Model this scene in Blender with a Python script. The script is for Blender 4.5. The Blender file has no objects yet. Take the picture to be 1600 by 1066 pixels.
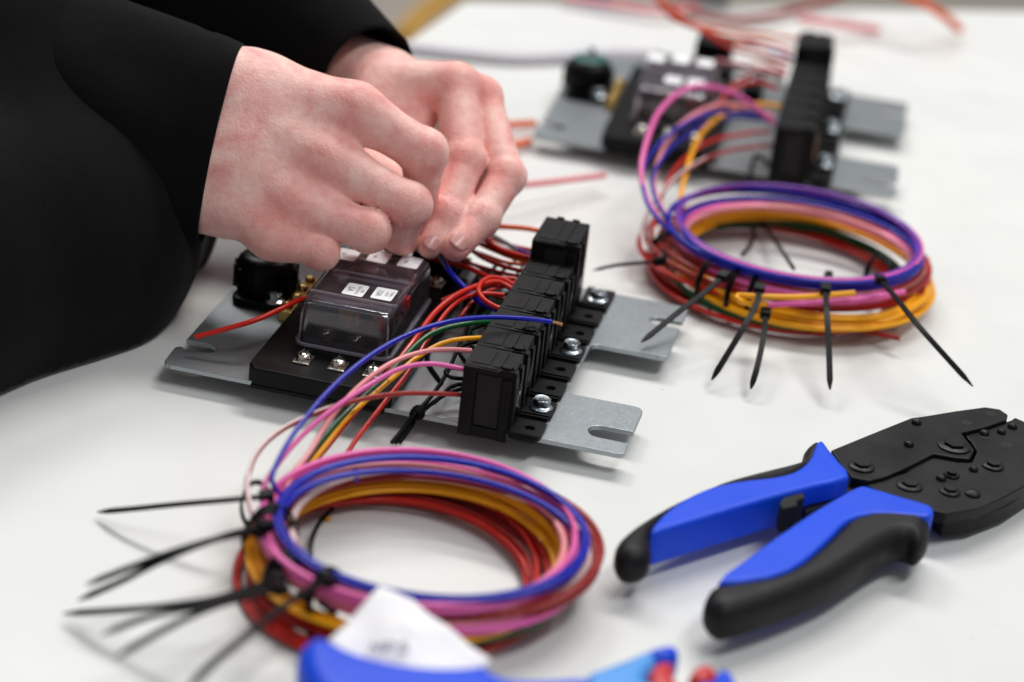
import bpy, bmesh, math, random
import numpy as np
from mathutils import Matrix, Vector
random.seed(7); rng = np.random.RandomState(5)
# ------------------------------------------------------------------ camera, world, lamps (metres; the rest is modelled in cm and scaled at the end)
F = 3778.; PITCH = math.radians(24.6); ROLL = math.radians(6.5); DIST = 99.
CAM = np.array([0, -DIST*math.cos(PITCH), DIST*math.sin(PITCH)])
FW = np.array([0, math.cos(PITCH), -math.sin(PITCH)]); U0 = np.array([0, math.sin(PITCH), math.cos(PITCH)]); R0 = np.array([1., 0, 0])
UP = U0*math.cos(ROLL)-R0*math.sin(ROLL); RT = R0*math.cos(ROLL)+U0*math.sin(ROLL)
sc = bpy.context.scene
cam = bpy.data.cameras.new('camera'); camo = bpy.data.objects.new('camera', cam); sc.collection.objects.link(camo)
M = Matrix.Identity(4)
for i in range(3):
    M[i][0] = RT[i]; M[i][1] = UP[i]; M[i][2] = -FW[i]; M[i][3] = CAM[i]*.01
camo.matrix_world = M
cam.sensor_width = 36; cam.lens = 36*F/1600; cam.clip_start = .01; cam.clip_end = 60
cam.dof.use_dof = True; cam.dof.focus_distance = .918; cam.dof.aperture_fstop = 5.2
sc.camera = camo
w = bpy.data.worlds.new('World'); sc.world = w; w.use_nodes = True
wb = w.node_tree.nodes['Background']; wb.inputs[0].default_value = (.93, .96, 1, 1); wb.inputs[1].default_value = .30
sc.view_settings.view_transform = 'Standard'; sc.view_settings.look = 'None'; sc.view_settings.exposure = -.17
def area(name, loc, tgt, sx, sy, power, col):
    l = bpy.data.lights.new(name, 'AREA'); l.shape = 'RECTANGLE'; l.size = sx; l.size_y = sy; l.energy = power; l.color = col
    o = bpy.data.objects.new(name, l); sc.collection.objects.link(o); o.location = loc
    o.rotation_euler = (Vector(tgt)-Vector(loc)).to_track_quat('-Z', 'Y').to_euler(); return o
lamps = [area('ceiling_lamp', (.45, 1.35, 2.3), (.05, 0, 0), 1.5, .45, 50, (1, .98, .95)),
         area('ceiling_lamp', (-.75, 1.7, 2.0), (-.1, 0, 0), .8, .6, 26, (1, .98, .96)),
         area('ceiling_lamp', (.9, -.6, 2.3), (.1, 0, 0), 1.5, .4, 27, (.97, .99, 1))]
CYC = sc.cycles; CYC.max_bounces = 8; CYC.transparent_max_bounces = 12
# ------------------------------------------------------------------ helpers
def P(x, y, z=0.):      # a photo pixel brought onto the horizontal plane at height z (cm)
    d = FW*F+RT*(x-800)-UP*(y-533); return CAM+d*((z-CAM[2])/d[2])
def PD(x, y, dep):      # a photo pixel at a distance from the lens plane (cm)
    return CAM+(FW*F+RT*(x-800)-UP*(y-533))/F*dep
def lin(c): return tuple(((v/255/12.92) if v/255 <= .04045 else ((v/255+.055)/1.055)**2.4) for v in c)
COL = sc.collection
def mesh_obj(name, verts, faces, mat, parent=None, sharp=35, smooth=True, bevel=0, seg=2, recalc=True):
    me = bpy.data.meshes.new(name)
    me.from_pydata([tuple(v) for v in verts], [], [tuple(f) for f in faces])
    if recalc or sharp:
        bm = bmesh.new(); bm.from_mesh(me)
        if recalc: bmesh.ops.recalc_face_normals(bm, faces=bm.faces)
        if smooth:
            for f in bm.faces: f.smooth = True
            if not bevel:
                for e in bm.edges:
                    if len(e.link_faces) == 2 and e.calc_face_angle(0) > math.radians(sharp): e.smooth = False
        bm.to_mesh(me); bm.free()
    me.materials.append(mat)
    o = bpy.data.objects.new(name, me); COL.objects.link(o)
    if parent: o.parent = parent
    if bevel:
        b = o.modifiers.new('bevel', 'BEVEL'); b.width = bevel*.01; b.segments = seg; b.limit_method = 'ANGLE'; b.angle_limit = math.radians(30); b.harden_normals = True
    return o
class MB:
    def __init__(s): s.v = []; s.f = []
    def add(s, v, f):
        n = len(s.v); s.v += [tuple(map(float, p)) for p in v]; s.f += [tuple(i+n for i in q) for q in f]
    def box(s, x0, x1, y0, y1, z0, z1, tx=0, ty=0):   # tx,ty: inset of the top
        s.add([(x0, y0, z0), (x1, y0, z0), (x1, y1, z0), (x0, y1, z0), (x0+tx, y0+ty, z1), (x1-tx, y0+ty, z1), (x1-tx, y1-ty, z1), (x0+tx, y1-ty, z1)],
              [(0, 3, 2, 1), (4, 5, 6, 7), (0, 1, 5, 4), (1, 2, 6, 5), (2, 3, 7, 6), (3, 0, 4, 7)])
    def cyl(s, c, r, z0, z1, n=20, r1=None, cap=True, ph=0):
        r1 = r if r1 is None else r1; v = []
        for z, rr in ((z0, r), (z1, r1)):
            v += [(c[0]+rr*math.cos(ph+2*math.pi*i/n), c[1]+rr*math.sin(ph+2*math.pi*i/n), z) for i in range(n)]
        f = [(i, (i+1) % n, n+(i+1) % n, n+i) for i in range(n)]
        if cap: f += [tuple(range(n-1, -1, -1)), tuple(range(n, 2*n))]
        s.add(v, f)
    def lathe(s, c, prof, n=24):
        v = []; 
        for r, z in prof: v += [(c[0]+r*math.cos(2*math.pi*i/n), c[1]+r*math.sin(2*math.pi*i/n), z) for i in range(n)]
        f = []
        for k in range(len(prof)-1): f += [(k*n+i, k*n+(i+1) % n, (k+1)*n+(i+1) % n, (k+1)*n+i) for i in range(n)]
        f += [tuple(range(n-1, -1, -1)), tuple((len(prof)-1)*n+i for i in range(n))]
        s.add(v, f)
    def prism(s, pts, z0, z1):
        n = len(pts); v = [(p[0], p[1], z0) for p in pts]+[(p[0], p[1], z1) for p in pts]
        s.add(v, [tuple(range(n-1, -1, -1)), tuple(range(n, 2*n))]+[(i, (i+1) % n, n+(i+1) % n, n+i) for i in range(n)])
    def build(s, name, mat, parent=None, **k): return mesh_obj(name, s.v, s.f, mat, parent, **k)
def catmull(pts, step=.25):
    p = np.array(pts, float); p = np.vstack([2*p[0]-p[1], p, 2*p[-1]-p[-2]]); out = []
    for i in range(1, len(p)-2):
        a, b, c, d = p[i-1:i+3]; n = max(2, int(np.linalg.norm(c-b)/step))
        for t in np.linspace(0, 1, n, endpoint=False):
            out.append(.5*((2*b)+(c-a)*t+(2*a-5*b+4*c-d)*t*t+(3*b-a-3*c+d)*t**3))
    out.append(p[-2]); return np.array(out)
def sweep(path, prof, up=(0, 0, 1), taper=None, cap=True):
    path = np.array(path, float); prof = np.array(prof, float); n = len(path); m = len(prof)
    T = np.gradient(path, axis=0); T /= np.linalg.norm(T, axis=1)[:, None]+1e-9
    N = np.cross(np.cross(T[0], up), T[0]); N = N if np.linalg.norm(N) > 1e-3 else np.cross(T[0], (1, 0, 0)); N /= np.linalg.norm(N)
    V = []
    for i in range(n):
        N = N-T[i]*(N@T[i]); N /= np.linalg.norm(N); B = np.cross(T[i], N); k = 1 if taper is None else taper(i/(n-1))
        V.append(path[i]+(prof[:, :1]*B+prof[:, 1:]*N)*k)
    V = np.vstack(V); f = [(i*m+j, i*m+(j+1) % m, (i+1)*m+(j+1) % m, (i+1)*m+j) for i in range(n-1) for j in range(m)]
    if cap: f += [tuple(range(m-1, -1, -1)), tuple((n-1)*m+j for j in range(m))]
    return V, f
def circ(r, n=8): return [(r*math.cos(2*math.pi*i/n), r*math.sin(2*math.pi*i/n)) for i in range(n)]
def tube(name, path, r, mat, parent=None, n=8, **k):
    v, f = sweep(path, circ(r, n)); return mesh_obj(name, v, f, mat, parent, sharp=60, **k)
def empty(name, loc=(0, 0, 0), rz=0, parent=None):
    o = bpy.data.objects.new(name, None); COL.objects.link(o); o.location = loc; o.rotation_euler = (0, 0, rz); o.empty_display_size = .01
    if parent: o.parent = parent
    return o
def tag(o, label, cat, group=None, kind=None):
    if label: o['label'] = label
    if cat: o['category'] = cat
    if group: o['group'] = group
    if kind: o['kind'] = kind
    return o
# ------------------------------------------------------------------ materials (scales in 1/m)
def mat(name, col, rough=.5, metal=0, bump=None, var=None, spec=None, coat=0, sss=None, trans=0, rvar=None, aniso=0):
    m = bpy.data.materials.new(name); m.use_nodes = True; nt = m.node_tree; b = nt.nodes['Principled BSDF']
    c = lin(col)+(1,); b.inputs['Base Color'].default_value = c; b.inputs['Roughness'].default_value = rough; b.inputs['Metallic'].default_value = metal
    if spec is not None: b.inputs['Specular IOR Level'].default_value = spec
    if coat: b.inputs['Coat Weight'].default_value = coat; b.inputs['Coat Roughness'].default_value = .15
    if trans: b.inputs['Transmission Weight'].default_value = trans
    if aniso: b.inputs['Anisotropic'].default_value = aniso
    tc = nt.nodes.new('ShaderNodeTexCoord')
    def noise(scale, det=3, stretch=None):
        n = nt.nodes.new('ShaderNodeTexNoise'); n.inputs['Scale'].default_value = scale; n.inputs['Detail'].default_value = det
        if stretch:
            mp = nt.nodes.new('ShaderNodeMapping'); mp.inputs['Scale'].default_value = stretch; nt.links.new(tc.outputs['Object'], mp.inputs[0]); nt.links.new(mp.outputs[0], n.inputs['Vector'])
        else: nt.links.new(tc.outputs['Object'], n.inputs['Vector'])
        return n
    if var:   # (scale, colour2, lo, hi[,stretch])
        n = noise(var[0], 4, var[4] if len(var) > 4 else None); r = nt.nodes.new('ShaderNodeValToRGB'); r.color_ramp.elements[0].position = var[2]; r.color_ramp.elements[1].position = var[3]
        r.color_ramp.elements[0].color = c; r.color_ramp.elements[1].color = lin(var[1])+(1,)
        nt.links.new(n.outputs[0], r.inputs[0]); nt.links.new(r.outputs[0], b.inputs['Base Color'])
    if rvar:  # (scale, lo, hi)
        n = noise(rvar[0], 5); r = nt.nodes.new('ShaderNodeMapRange'); r.inputs['From Min'].default_value = .3; r.inputs['From Max'].default_value = .7; r.inputs['To Min'].default_value = rvar[1]; r.inputs['To Max'].default_value = rvar[2]
        nt.links.new(n.outputs[0], r.inputs[0]); nt.links.new(r.outputs[0], b.inputs['Roughness'])
    if bump:  # list of (scale, strength, distance_m)
        prev = None
        for s_, st, di in bump:
            n = noise(s_, 3); bn = nt.nodes.new('ShaderNodeBump'); bn.inputs['Strength'].default_value = st; bn.inputs['Distance'].default_value = di
            nt.links.new(n.outputs[0], bn.inputs['Height'])
            if prev: nt.links.new(prev.outputs[0], bn.inputs['Normal'])
            prev = bn
        nt.links.new(prev.outputs[0], b.inputs['Normal'])
    return m
def wire_mat(name, col, rough=.29):
    return mat(name, col, rough, spec=.10 if sum(col) < 60 else .36, var=(40, tuple(int(v*.92) for v in col), .35, .8), rvar=(60, rough-.08, rough+.12), bump=[(900, .12, .0002)])
W = {'blue': wire_mat('blue_pvc', (6, 22, 164)), 'pink': wire_mat('pink_pvc', (236, 104, 176)), 'salmon': wire_mat('salmon_pvc', (240, 150, 155)),
     'red': wire_mat('red_pvc', (196, 30, 16)), 'brick': wire_mat('dark_red_pvc', (150, 28, 24)), 'yellow': wire_mat('amber_pvc', (252, 172, 6)), 'green': wire_mat('green_pvc', (10, 78, 36)),
     'black': wire_mat('black_pvc', (9, 9, 11), .42), 'orange': wire_mat('orange_pvc', (232, 92, 18)), 'purple': wire_mat('purple_pvc', (110, 50, 160)),
     'white': wire_mat('white_pvc', (222, 205, 205)), 'grey': wire_mat('grey_pvc', (130, 134, 150))}
def striped(name, c1, c2):
    m = wire_mat(name, c1); nt = m.node_tree; b = nt.nodes['Principled BSDF']
    at = nt.nodes.new('ShaderNodeAttribute'); at.attribute_name = 'stripe'; mx = nt.nodes.new('ShaderNodeMix'); mx.data_type = 'RGBA'
    mx.inputs[6].default_value = lin(c1)+(1,); mx.inputs[7].default_value = lin(c2)+(1,); nt.links.new(at.outputs['Fac'], mx.inputs[0]); nt.links.new(mx.outputs[2], b.inputs['Base Color']); return m
W['redwhite'] = striped('red_pvc_with_white_stripe', (150, 36, 34), (232, 214, 212))
W['whitepink'] = striped('white_pvc_with_red_stripe', (224, 196, 194), (170, 60, 60))
TABLE = mat('white_laminate', (222, 222, 218), .4, spec=.4, var=(6, (213, 214, 212), .3, .75), rvar=(30, .34, .5), bump=[(2500, .06, .0001), (18, .02, .0006)])
def specks(m):
    nt = m.node_tree; b = nt.nodes['Principled BSDF']; src = b.inputs['Base Color'].links[0].from_socket
    tc = nt.nodes.new('ShaderNodeTexCoord'); v = nt.nodes.new('ShaderNodeTexVoronoi'); v.inputs['Scale'].default_value = 70; nt.links.new(tc.outputs['Object'], v.inputs['Vector'])
    r = nt.nodes.new('ShaderNodeValToRGB'); r.color_ramp.elements[0].position = .018; r.color_ramp.elements[0].color = (1, 1, 1, 1); r.color_ramp.elements[1].position = .036; r.color_ramp.elements[1].color = (0, 0, 0, 1)
    n = nt.nodes.new('ShaderNodeTexNoise'); n.inputs['Scale'].default_value = 14; nt.links.new(tc.outputs['Object'], n.inputs['Vector'])
    g = nt.nodes.new('ShaderNodeMath'); g.operation = 'GREATER_THAN'; g.inputs[1].default_value = .52; nt.links.new(n.outputs[0], g.inputs[0])
    mu = nt.nodes.new('ShaderNodeMath'); mu.operation = 'MULTIPLY'; nt.links.new(v.outputs['Distance'], r.inputs[0]); nt.links.new(r.outputs[0], mu.inputs[0]); nt.links.new(g.outputs[0], mu.inputs[1])
    mxx = mu
    mx = nt.nodes.new('ShaderNodeMix'); mx.data_type = 'RGBA'; mx.inputs[7].default_value = (.25, .24, .23, 1); nt.links.new(src, mx.inputs[6]); nt.links.new(mxx.outputs[0], mx.inputs[0]); nt.links.new(mx.outputs[2], b.inputs['Base Color'])
specks(TABLE)
FLOOR = mat('beige_floor', (214, 203, 190), .6, var=(4, (200, 190, 178), .35, .7))
ALU = mat('galvanised_steel', (166, 172, 175), .36, .85, var=(1400, (154, 160, 164), .3, .75), rvar=(1500, .32, .42), bump=[(1500, .1, .0001)])
def scratch(m):
    nt = m.node_tree; b = nt.nodes['Principled BSDF']; src = b.inputs['Base Color'].links[0].from_socket; tc = nt.nodes.new('ShaderNodeTexCoord')
    mp = nt.nodes.new('ShaderNodeMapping'); mp.inputs['Scale'].default_value = (900, 25, 900); mp.inputs['Rotation'].default_value = (0, 0, .5); nt.links.new(tc.outputs['Object'], mp.inputs[0])
    n = nt.nodes.new('ShaderNodeTexNoise'); n.inputs['Scale'].default_value = 1; nt.links.new(mp.outputs[0], n.inputs['Vector'])
    r = nt.nodes.new('ShaderNodeValToRGB'); r.color_ramp.elements[0].position = .73; r.color_ramp.elements[0].color = (0, 0, 0, 1); r.color_ramp.elements[1].position = .78; r.color_ramp.elements[1].color = (.7, .7, .7, 1); nt.links.new(n.outputs[0], r.inputs[0])
    mx = nt.nodes.new('ShaderNodeMix'); mx.data_type = 'RGBA'; mx.inputs[7].default_value = (.75, .77, .78, 1); nt.links.new(src, mx.inputs[6]); nt.links.new(r.outputs[0], mx.inputs[0]); nt.links.new(mx.outputs[2], b.inputs['Base Color'])
scratch(ALU)
ABS = mat('matte_black_plastic', (9, 8, 9), .55, spec=.16, var=(90, (22, 21, 22), .45, .8), rvar=(150, .4, .65), bump=[(900, .25, .00015)])
ABS2 = mat('smooth_black_plastic', (6, 6, 7), .38, spec=.14, rvar=(80, .28, .45), bump=[(600, .1, .0001)])
HOLE = mat('dark_recess', (8, 8, 8), .8)
ZINC = mat('zinc_plated_steel', (205, 212, 218), .22, 1, rvar=(300, .15, .35), bump=[(1200, .1, .0001)])
NICKEL = mat('nickel', (215, 210, 200), .2, 1, bump=[(800, .1, .0001)])
BRASS = mat('brass', (200, 170, 105), .3, 1)
COPPER = mat('bare_copper', (226, 168, 120), .35, 1)
LBL = mat('label_paper', (250, 250, 252), .5)
INK = mat('black_ink', (30, 34, 40), .6)
FR = mat('red_fuse_plastic', (196, 14, 40), .25, spec=.5); FT = mat('tan_fuse_plastic', (232, 214, 176), .3); FB = mat('brown_fuse_plastic', (146, 96, 22), .3)
FR.node_tree.nodes['Principled BSDF'].inputs['Transmission Weight'].default_value = .3
CLEAR = bpy.data.materials.new('smoky_clear_plastic'); CLEAR.use_nodes = True; nt = CLEAR.node_tree; nt.nodes.remove(nt.nodes['Principled BSDF'])
tr = nt.nodes.new('ShaderNodeBsdfTransparent'); tr.inputs[0].default_value = (.90, .88, .89, 1); gl = nt.nodes.new('ShaderNodeBsdfGlossy'); gl.inputs['Roughness'].default_value = .09; gl.inputs[0].default_value = (.95, .93, .98, 1)
fr = nt.nodes.new('ShaderNodeFresnel'); fr.inputs[0].default_value = 1.5; ms = nt.nodes.new('ShaderNodeMixShader')
nz = nt.nodes.new('ShaderNodeTexNoise'); nz.inputs['Scale'].default_value = 120; bp = nt.nodes.new('ShaderNodeBump'); bp.inputs['Strength'].default_value = .08; bp.inputs['Distance'].default_value = .0004
tcc = nt.nodes.new('ShaderNodeTexCoord'); nt.links.new(tcc.outputs['Object'], nz.inputs['Vector']); nt.links.new(nz.outputs[0], bp.inputs['Height']); nt.links.new(bp.outputs[0], gl.inputs['Normal'])
df = nt.nodes.new('ShaderNodeBsdfDiffuse'); df.inputs[0].default_value = (.3, .28, .3, 1); ms2 = nt.nodes.new('ShaderNodeMixShader'); ms2.inputs[0].default_value = .07
nt.links.new(tr.outputs[0], ms2.inputs[1]); nt.links.new(df.outputs[0], ms2.inputs[2])
nt.links.new(fr.outputs[0], ms.inputs[0]); nt.links.new(ms2.outputs[0], ms.inputs[1]); nt.links.new(gl.outputs[0], ms.inputs[2]); nt.links.new(ms.outputs[0], nt.nodes['Material Output'].inputs[0])
RIMM = CLEAR.copy(); RIMM.name = 'clear_plastic_edge'; [n for n in RIMM.node_tree.nodes if n.type == 'BSDF_DIFFUSE'][0].inputs[0].default_value = (.62, .58, .66, 1)
for n in RIMM.node_tree.nodes:
    if n.type == 'MIX_SHADER' and not n.inputs[0].is_linked: n.inputs[0].default_value = .3
BLUEG = mat('blue_grip_plastic', (14, 76, 224), .42, spec=.3, rvar=(60, .36, .5), bump=[(1400, .1, .0001)], var=(30, (12, 70, 214), .3, .7))
RUB = mat('black_rubber', (20, 17, 20), .55, spec=.25, bump=[(1600, .2, .0001)], rvar=(70, .48, .62))
TOOL = mat('black_oxide_steel', (13, 12, 13), .45, .1, spec=.24, rvar=(50, .33, .5), bump=[(900, .12, .0001)], var=(60, (24, 22, 23), .4, .7))
LBLUE = mat('light_blue_plastic', (72, 150, 226), .4); REDP = mat('red_plastic', (200, 40, 44), .4)
PAPER = mat('white_paper', (236, 234, 236), .7, var=(40, (222, 219, 218), .5, .8), bump=[(90, .25, .0015)])
FAB = mat('black_jersey', (10, 9, 9), .95, spec=.1, var=(30, (14, 13, 13), .4, .7), bump=[(1800, .5, .0004), (50, .25, .003)])
LINT = mat('lint', (120, 120, 120), .9)
BINB = mat('blue_bin_plastic', (70, 140, 214), .5); BING = mat('grey_bin_plastic', (140, 138, 136), .6); YEL = mat('yellow_plastic', (190, 140, 20), .5)
def skin_mat():
    m = bpy.data.materials.new('skin'); m.use_nodes = True; nt = m.node_tree; b = nt.nodes['Principled BSDF']; tc = nt.nodes.new('ShaderNodeTexCoord')
    def noise(s, d=3, dist=0):
        n = nt.nodes.new('ShaderNodeTexNoise'); n.inputs['Scale'].default_value = s; n.inputs['Detail'].default_value = d; n.inputs['Distortion'].default_value = dist; nt.links.new(tc.outputs['Object'], n.inputs['Vector']); return n
    def ramp(src, stops):
        r = nt.nodes.new('ShaderNodeValToRGB'); cr = r.color_ramp
        while len(cr.elements) < len(stops): cr.elements.new(.5)
        for e, (p, c) in zip(cr.elements, stops): e.position = p; e.color = lin(c)+(1,)
        nt.links.new(src, r.inputs[0]); return r
    a = ramp(noise(75, 5, .6).outputs[0], [(.28, (249, 211, 200)), (.5, (245, 195, 185)), (.64, (238, 176, 169)), (.82, (227, 150, 146))])
    c = ramp(noise(300, 4, .5).outputs[0], [(.35, (255, 255, 255)), (.7, (240, 216, 213))])
    mx = nt.nodes.new('ShaderNodeMix'); mx.data_type = 'RGBA'; mx.blend_type = 'MULTIPLY'; mx.inputs[0].default_value = .55; nt.links.new(a.outputs[0], mx.inputs[6]); nt.links.new(c.outputs[0], mx.inputs[7])
    at = nt.nodes.new('ShaderNodeAttribute'); at.attribute_name = 'flush'; m2 = nt.nodes.new('ShaderNodeMix'); m2.data_type = 'RGBA'; m2.inputs[7].default_value = lin((214, 104, 92))+(1,)
    ml = nt.nodes.new('ShaderNodeMath'); ml.operation = 'MULTIPLY'; ml.inputs[1].default_value = .38; nt.links.new(at.outputs['Fac'], ml.inputs[0]); nt.links.new(ml.outputs[0], m2.inputs[0]); nt.links.new(mx.outputs[2], m2.inputs[6])
    nt.links.new(m2.outputs[2], b.inputs['Base Color'])
    b.inputs['Roughness'].default_value = .5; b.inputs['Specular IOR Level'].default_value = .35
    b.inputs['Subsurface Weight'].default_value = .25; b.inputs['Subsurface Radius'].default_value = (1, .35, .2); b.inputs['Subsurface Scale'].default_value = .0022
    v = nt.nodes.new('ShaderNodeTexVoronoi'); v.inputs['Scale'].default_value = 900; nt.links.new(tc.outputs['Object'], v.inputs['Vector'])
    b1 = nt.nodes.new('ShaderNodeBump'); b1.inputs['Strength'].default_value = .4; b1.inputs['Distance'].default_value = .0003; nt.links.new(v.outputs['Distance'], b1.inputs['Height'])
    n2 = noise(110, 5, .4); b2 = nt.nodes.new('ShaderNodeBump'); b2.inputs['Strength'].default_value = .3; b2.inputs['Distance'].default_value = .0016; nt.links.new(n2.outputs[0], b2.inputs['Height']); nt.links.new(b1.outputs[0], b2.inputs['Normal'])
    nt.links.new(b2.outputs[0], b.inputs['Normal']); return m
FAB.node_tree.nodes['Principled BSDF'].inputs['Sheen Weight'].default_value = .03; SKIN = skin_mat(); NAIL = mat('fingernail', (202, 146, 140), .3, spec=.5, coat=.2)
# ------------------------------------------------------------------ setting
t = MB(); A = P(640, 60)[:2]; B_ = P(722, 3)[:2]; d = (B_-A)/np.linalg.norm(B_-A); n0 = A-d*190; c1 = P(723, 2)[:2]; c2 = P(1600, 17)[:2]; e = (c2-c1)/np.linalg.norm(c2-c1); c3 = c1+e*150
t.prism([tuple(n0), (c3[0]+10, -130), tuple(c3), tuple(c1)], -3, 0)
tb = t.build('table_top', TABLE, bevel=.25); tag(tb, None, None, kind='structure')
f = MB(); f.box(-600, 700, -500, 900, -76, -75); tag(f.build('floor', FLOOR), None, None, kind='structure')

# ------------------------------------------------------------------ signed-distance modelling for body and clothes
def cone(pts, a, b, ra, rb):
    ba = b-a; L = ba@ba; h = np.clip(((pts-a)@ba)/L, 0, 1); return np.linalg.norm(pts-a-h[..., None]*ba, axis=-1)-(ra+(rb-ra)*h), h
def smin(a, b, k):
    h = np.maximum(k-np.abs(a-b), 0)/k; return np.minimum(a, b)-h*h*k*.25
def surface(fn, lo, hi, s):
    lo = np.array(lo, float); n = np.ceil((np.array(hi)-lo)/s).astype(int)+1
    g = np.stack(np.meshgrid(*[lo[i]+s*np.arange(n[i]) for i in range(3)], indexing='ij'), -1).astype(np.float32); D = np.empty(tuple(n), np.float32)
    for i in range(0, n[0], 24): D[i:i+24] = fn(g[i:i+24])
    S = D < 0; c = S[:-1, :-1, :-1].astype(np.int8)*0; tot = np.zeros(tuple(n-1)+(3,), np.float32); cnt = np.zeros(tuple(n-1), np.float32)
    X, Y, Z = n-1; cor = [(i, j, k) for i in (0, 1) for j in (0, 1) for k in (0, 1)]
    def sub(Aq, o): return Aq[o[0]:o[0]+X, o[1]:o[1]+Y, o[2]:o[2]+Z]
    inn = sum(sub(S, o).astype(np.int8) for o in cor); act = (inn > 0) & (inn < 8); idx = np.argwhere(act); 
    for o in cor:
        for ax in range(3):
            if o[ax]: continue
            q = list(o); q[ax] = 1; a = D[tuple((idx+np.array(o)).T)]; b = D[tuple((idx+np.array(q)).T)]; m = (a < 0) != (b < 0)
            tt = np.where(m, a/(a-b+1e-12), 0); p = np.array(o, float)[None]+np.eye(3)[ax][None]*tt[:, None]
            if 'acc' not in locals(): acc = np.zeros((len(idx), 3)); cn = np.zeros(len(idx))
            acc[m] += p[m]; cn[m] += 1
    V = lo+s*(idx+acc/cn[:, None]); vid = -np.ones(act.shape, int); vid[tuple(idx.T)] = np.arange(len(idx)); Fs = []
    for ax in range(3):
        o1, o2 = [(1, 2), (2, 0), (0, 1)][ax]; e1 = np.eye(3, dtype=int)[o1]; e2 = np.eye(3, dtype=int)[o2]; ea = np.eye(3, dtype=int)[ax]
        sl = [slice(1, -1)]*3; sl[ax] = slice(0, -1); a = S[tuple(sl)]; sl[ax] = slice(1, None); b = S[tuple(sl)]
        off = np.ones(3, int); off[ax] = 0; w_ = np.argwhere(a != b)+off; flip = S[tuple(w_.T)]
        q = np.stack([vid[tuple((w_-e1-e2).T)], vid[tuple((w_-e2).T)], vid[tuple(w_.T)], vid[tuple((w_-e1).T)]], 1)
        q[~flip] = q[~flip][:, ::-1]; Fs.append(q)
    Fq = np.vstack(Fs); Fq = Fq[(Fq >= 0).all(1)]
    for _ in range(2):   # pull the vertices onto the surface
        d0 = fn(V); e_ = .3*s; G = np.stack([(fn(V+np.eye(3)[i]*e_)-fn(V-np.eye(3)[i]*e_))/(2*e_) for i in range(3)], -1); G /= np.linalg.norm(G, axis=1)[:, None]+1e-6
        V = V-G*np.clip(d0, -s, s)[:, None]*.8
    return V, Fq
def np_mesh(name, V, Fq, mat, parent=None, attrs=None):
    me = bpy.data.meshes.new(name); me.vertices.add(len(V)); me.vertices.foreach_set('co', V.astype(np.float32).ravel()); me.loops.add(Fq.size); me.loops.foreach_set('vertex_index', Fq.astype(np.int32).ravel())
    me.polygons.add(len(Fq)); me.polygons.foreach_set('loop_start', np.arange(0, Fq.size, 4, dtype=np.int32)); me.polygons.foreach_set('use_smooth', np.ones(len(Fq), bool)); me.update(calc_edges=True); me.validate()
    for k, v in (attrs or {}).items():
        a = me.attributes.new(k, 'FLOAT', 'POINT'); a.data.foreach_set('value', v.astype(np.float32))
    me.materials.append(mat); o = bpy.data.objects.new(name, me); COL.objects.link(o)
    if parent: o.parent = parent
    return o
#BODY
def joint(l): return [np.array(PD(*p[:3])) for p in l], [p[3] for p in l]
RIGHT = {'index': [(555, 172, 95.3, 1.02), (662, 238, 96.0, .94), (658, 320, 97.6, .66), (634, 374, 97.8, .5)],
         'middle': [(508, 250, 94.8, 1.02), (638, 321, 95.2, .91), (628, 372, 96.9, .62), (612, 376, 97.6, .5)],
         'ring': [(462, 318, 94.5, .97), (576, 361, 94.6, .83), (575, 368, 95.6, .56), (560, 366, 96.2, .48)],
         'little': [(425, 368, 94.4, .86), (502, 394, 94.5, .68), (505, 388, 95.4, .5), (492, 380, 95.8, .42)],
         'thumb': [(500, 225, 98.6, 1.15), (606, 282, 99.6, .85), (645, 352, 99.2, .62), (656, 376, 98.8, .5)]}
LEFT = {'index': [(712, 134, 100.6, 1.02), (726, 250, 98.9, .84), (700, 338, 97.7, .72), (672, 384, 97.1, .53)],
        'middle': [(752, 152, 101.4, .92), (792, 276, 99.2, .76), (752, 342, 97.9, .72), (712, 386, 96.9, .60)],
        'ring': [(748, 170, 103, .9), (786, 280, 101.6, .72), (740, 330, 100.6, .62), (700, 350, 100.2, .52)],
        'little': [(730, 190, 104.4, .8), (750, 280, 103.4, .62), (720, 320, 102.6, .54), (695, 335, 102.2, .46)],
        'thumb': [(640, 190, 101, 1.0), (650, 300, 99.4, .78), (655, 350, 98.8, .65), (662, 378, 98.2, .5)]}
def hand_fn(H, kf, palm):
    F_ = {k: joint(v) for k, v in H.items()}
    def fn(p):
        D = None
        for k, (js, rs) in F_.items():
            dd = None
            for i in range(len(js)-1):
                c_, h = cone(p, js[i], js[i+1], rs[i]*(.9 if i == 0 else .97), rs[i+1]*.97 if i < len(js)-2 else rs[i+1]); dd = c_ if dd is None else smin(dd, c_, .22)
            # knuckle swelling and skin folds over the middle joints
            for i in (1, 2):
                c_ = np.linalg.norm(p-js[i], axis=-1)-rs[i]*.97; dd = smin(dd, c_, .3)
                if k != 'thumb':
                    ax = (js[i+1]-js[i-1]); ax = ax/np.linalg.norm(ax); s = (p-js[i])@ax
                    near = np.exp(-(s/.45)**2); dd = dd+.022*near*np.cos(s*2*math.pi/.17+np.sin(p[..., 0]*9)*.5)*(c_ < .35)
            D = dd if D is None else smin(D, dd, kf)
        B = None
        for a, b, ra, rb in palm:
            c_, h = cone(p, a, b, ra, rb); B = c_ if B is None else smin(B, c_, .75)
        D = smin(D, B, .3)
        return D
    return fn
def palm_of(H, wr):
    out = []
    for k, wpt in wr.items():
        j = np.array(PD(*H[k][0][:3])); r = H[k][0][3]; a = np.array(PD(*wpt[:3])); out.append((a, j, wpt[3], r*.98))
    return out
RW = {'index': (392, 150, 95.3, 1.75), 'middle': (380, 190, 94.8, 1.6), 'ring': (366, 245, 94.6, 1.5), 'little': (352, 292, 94.8, 1.55)}
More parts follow.
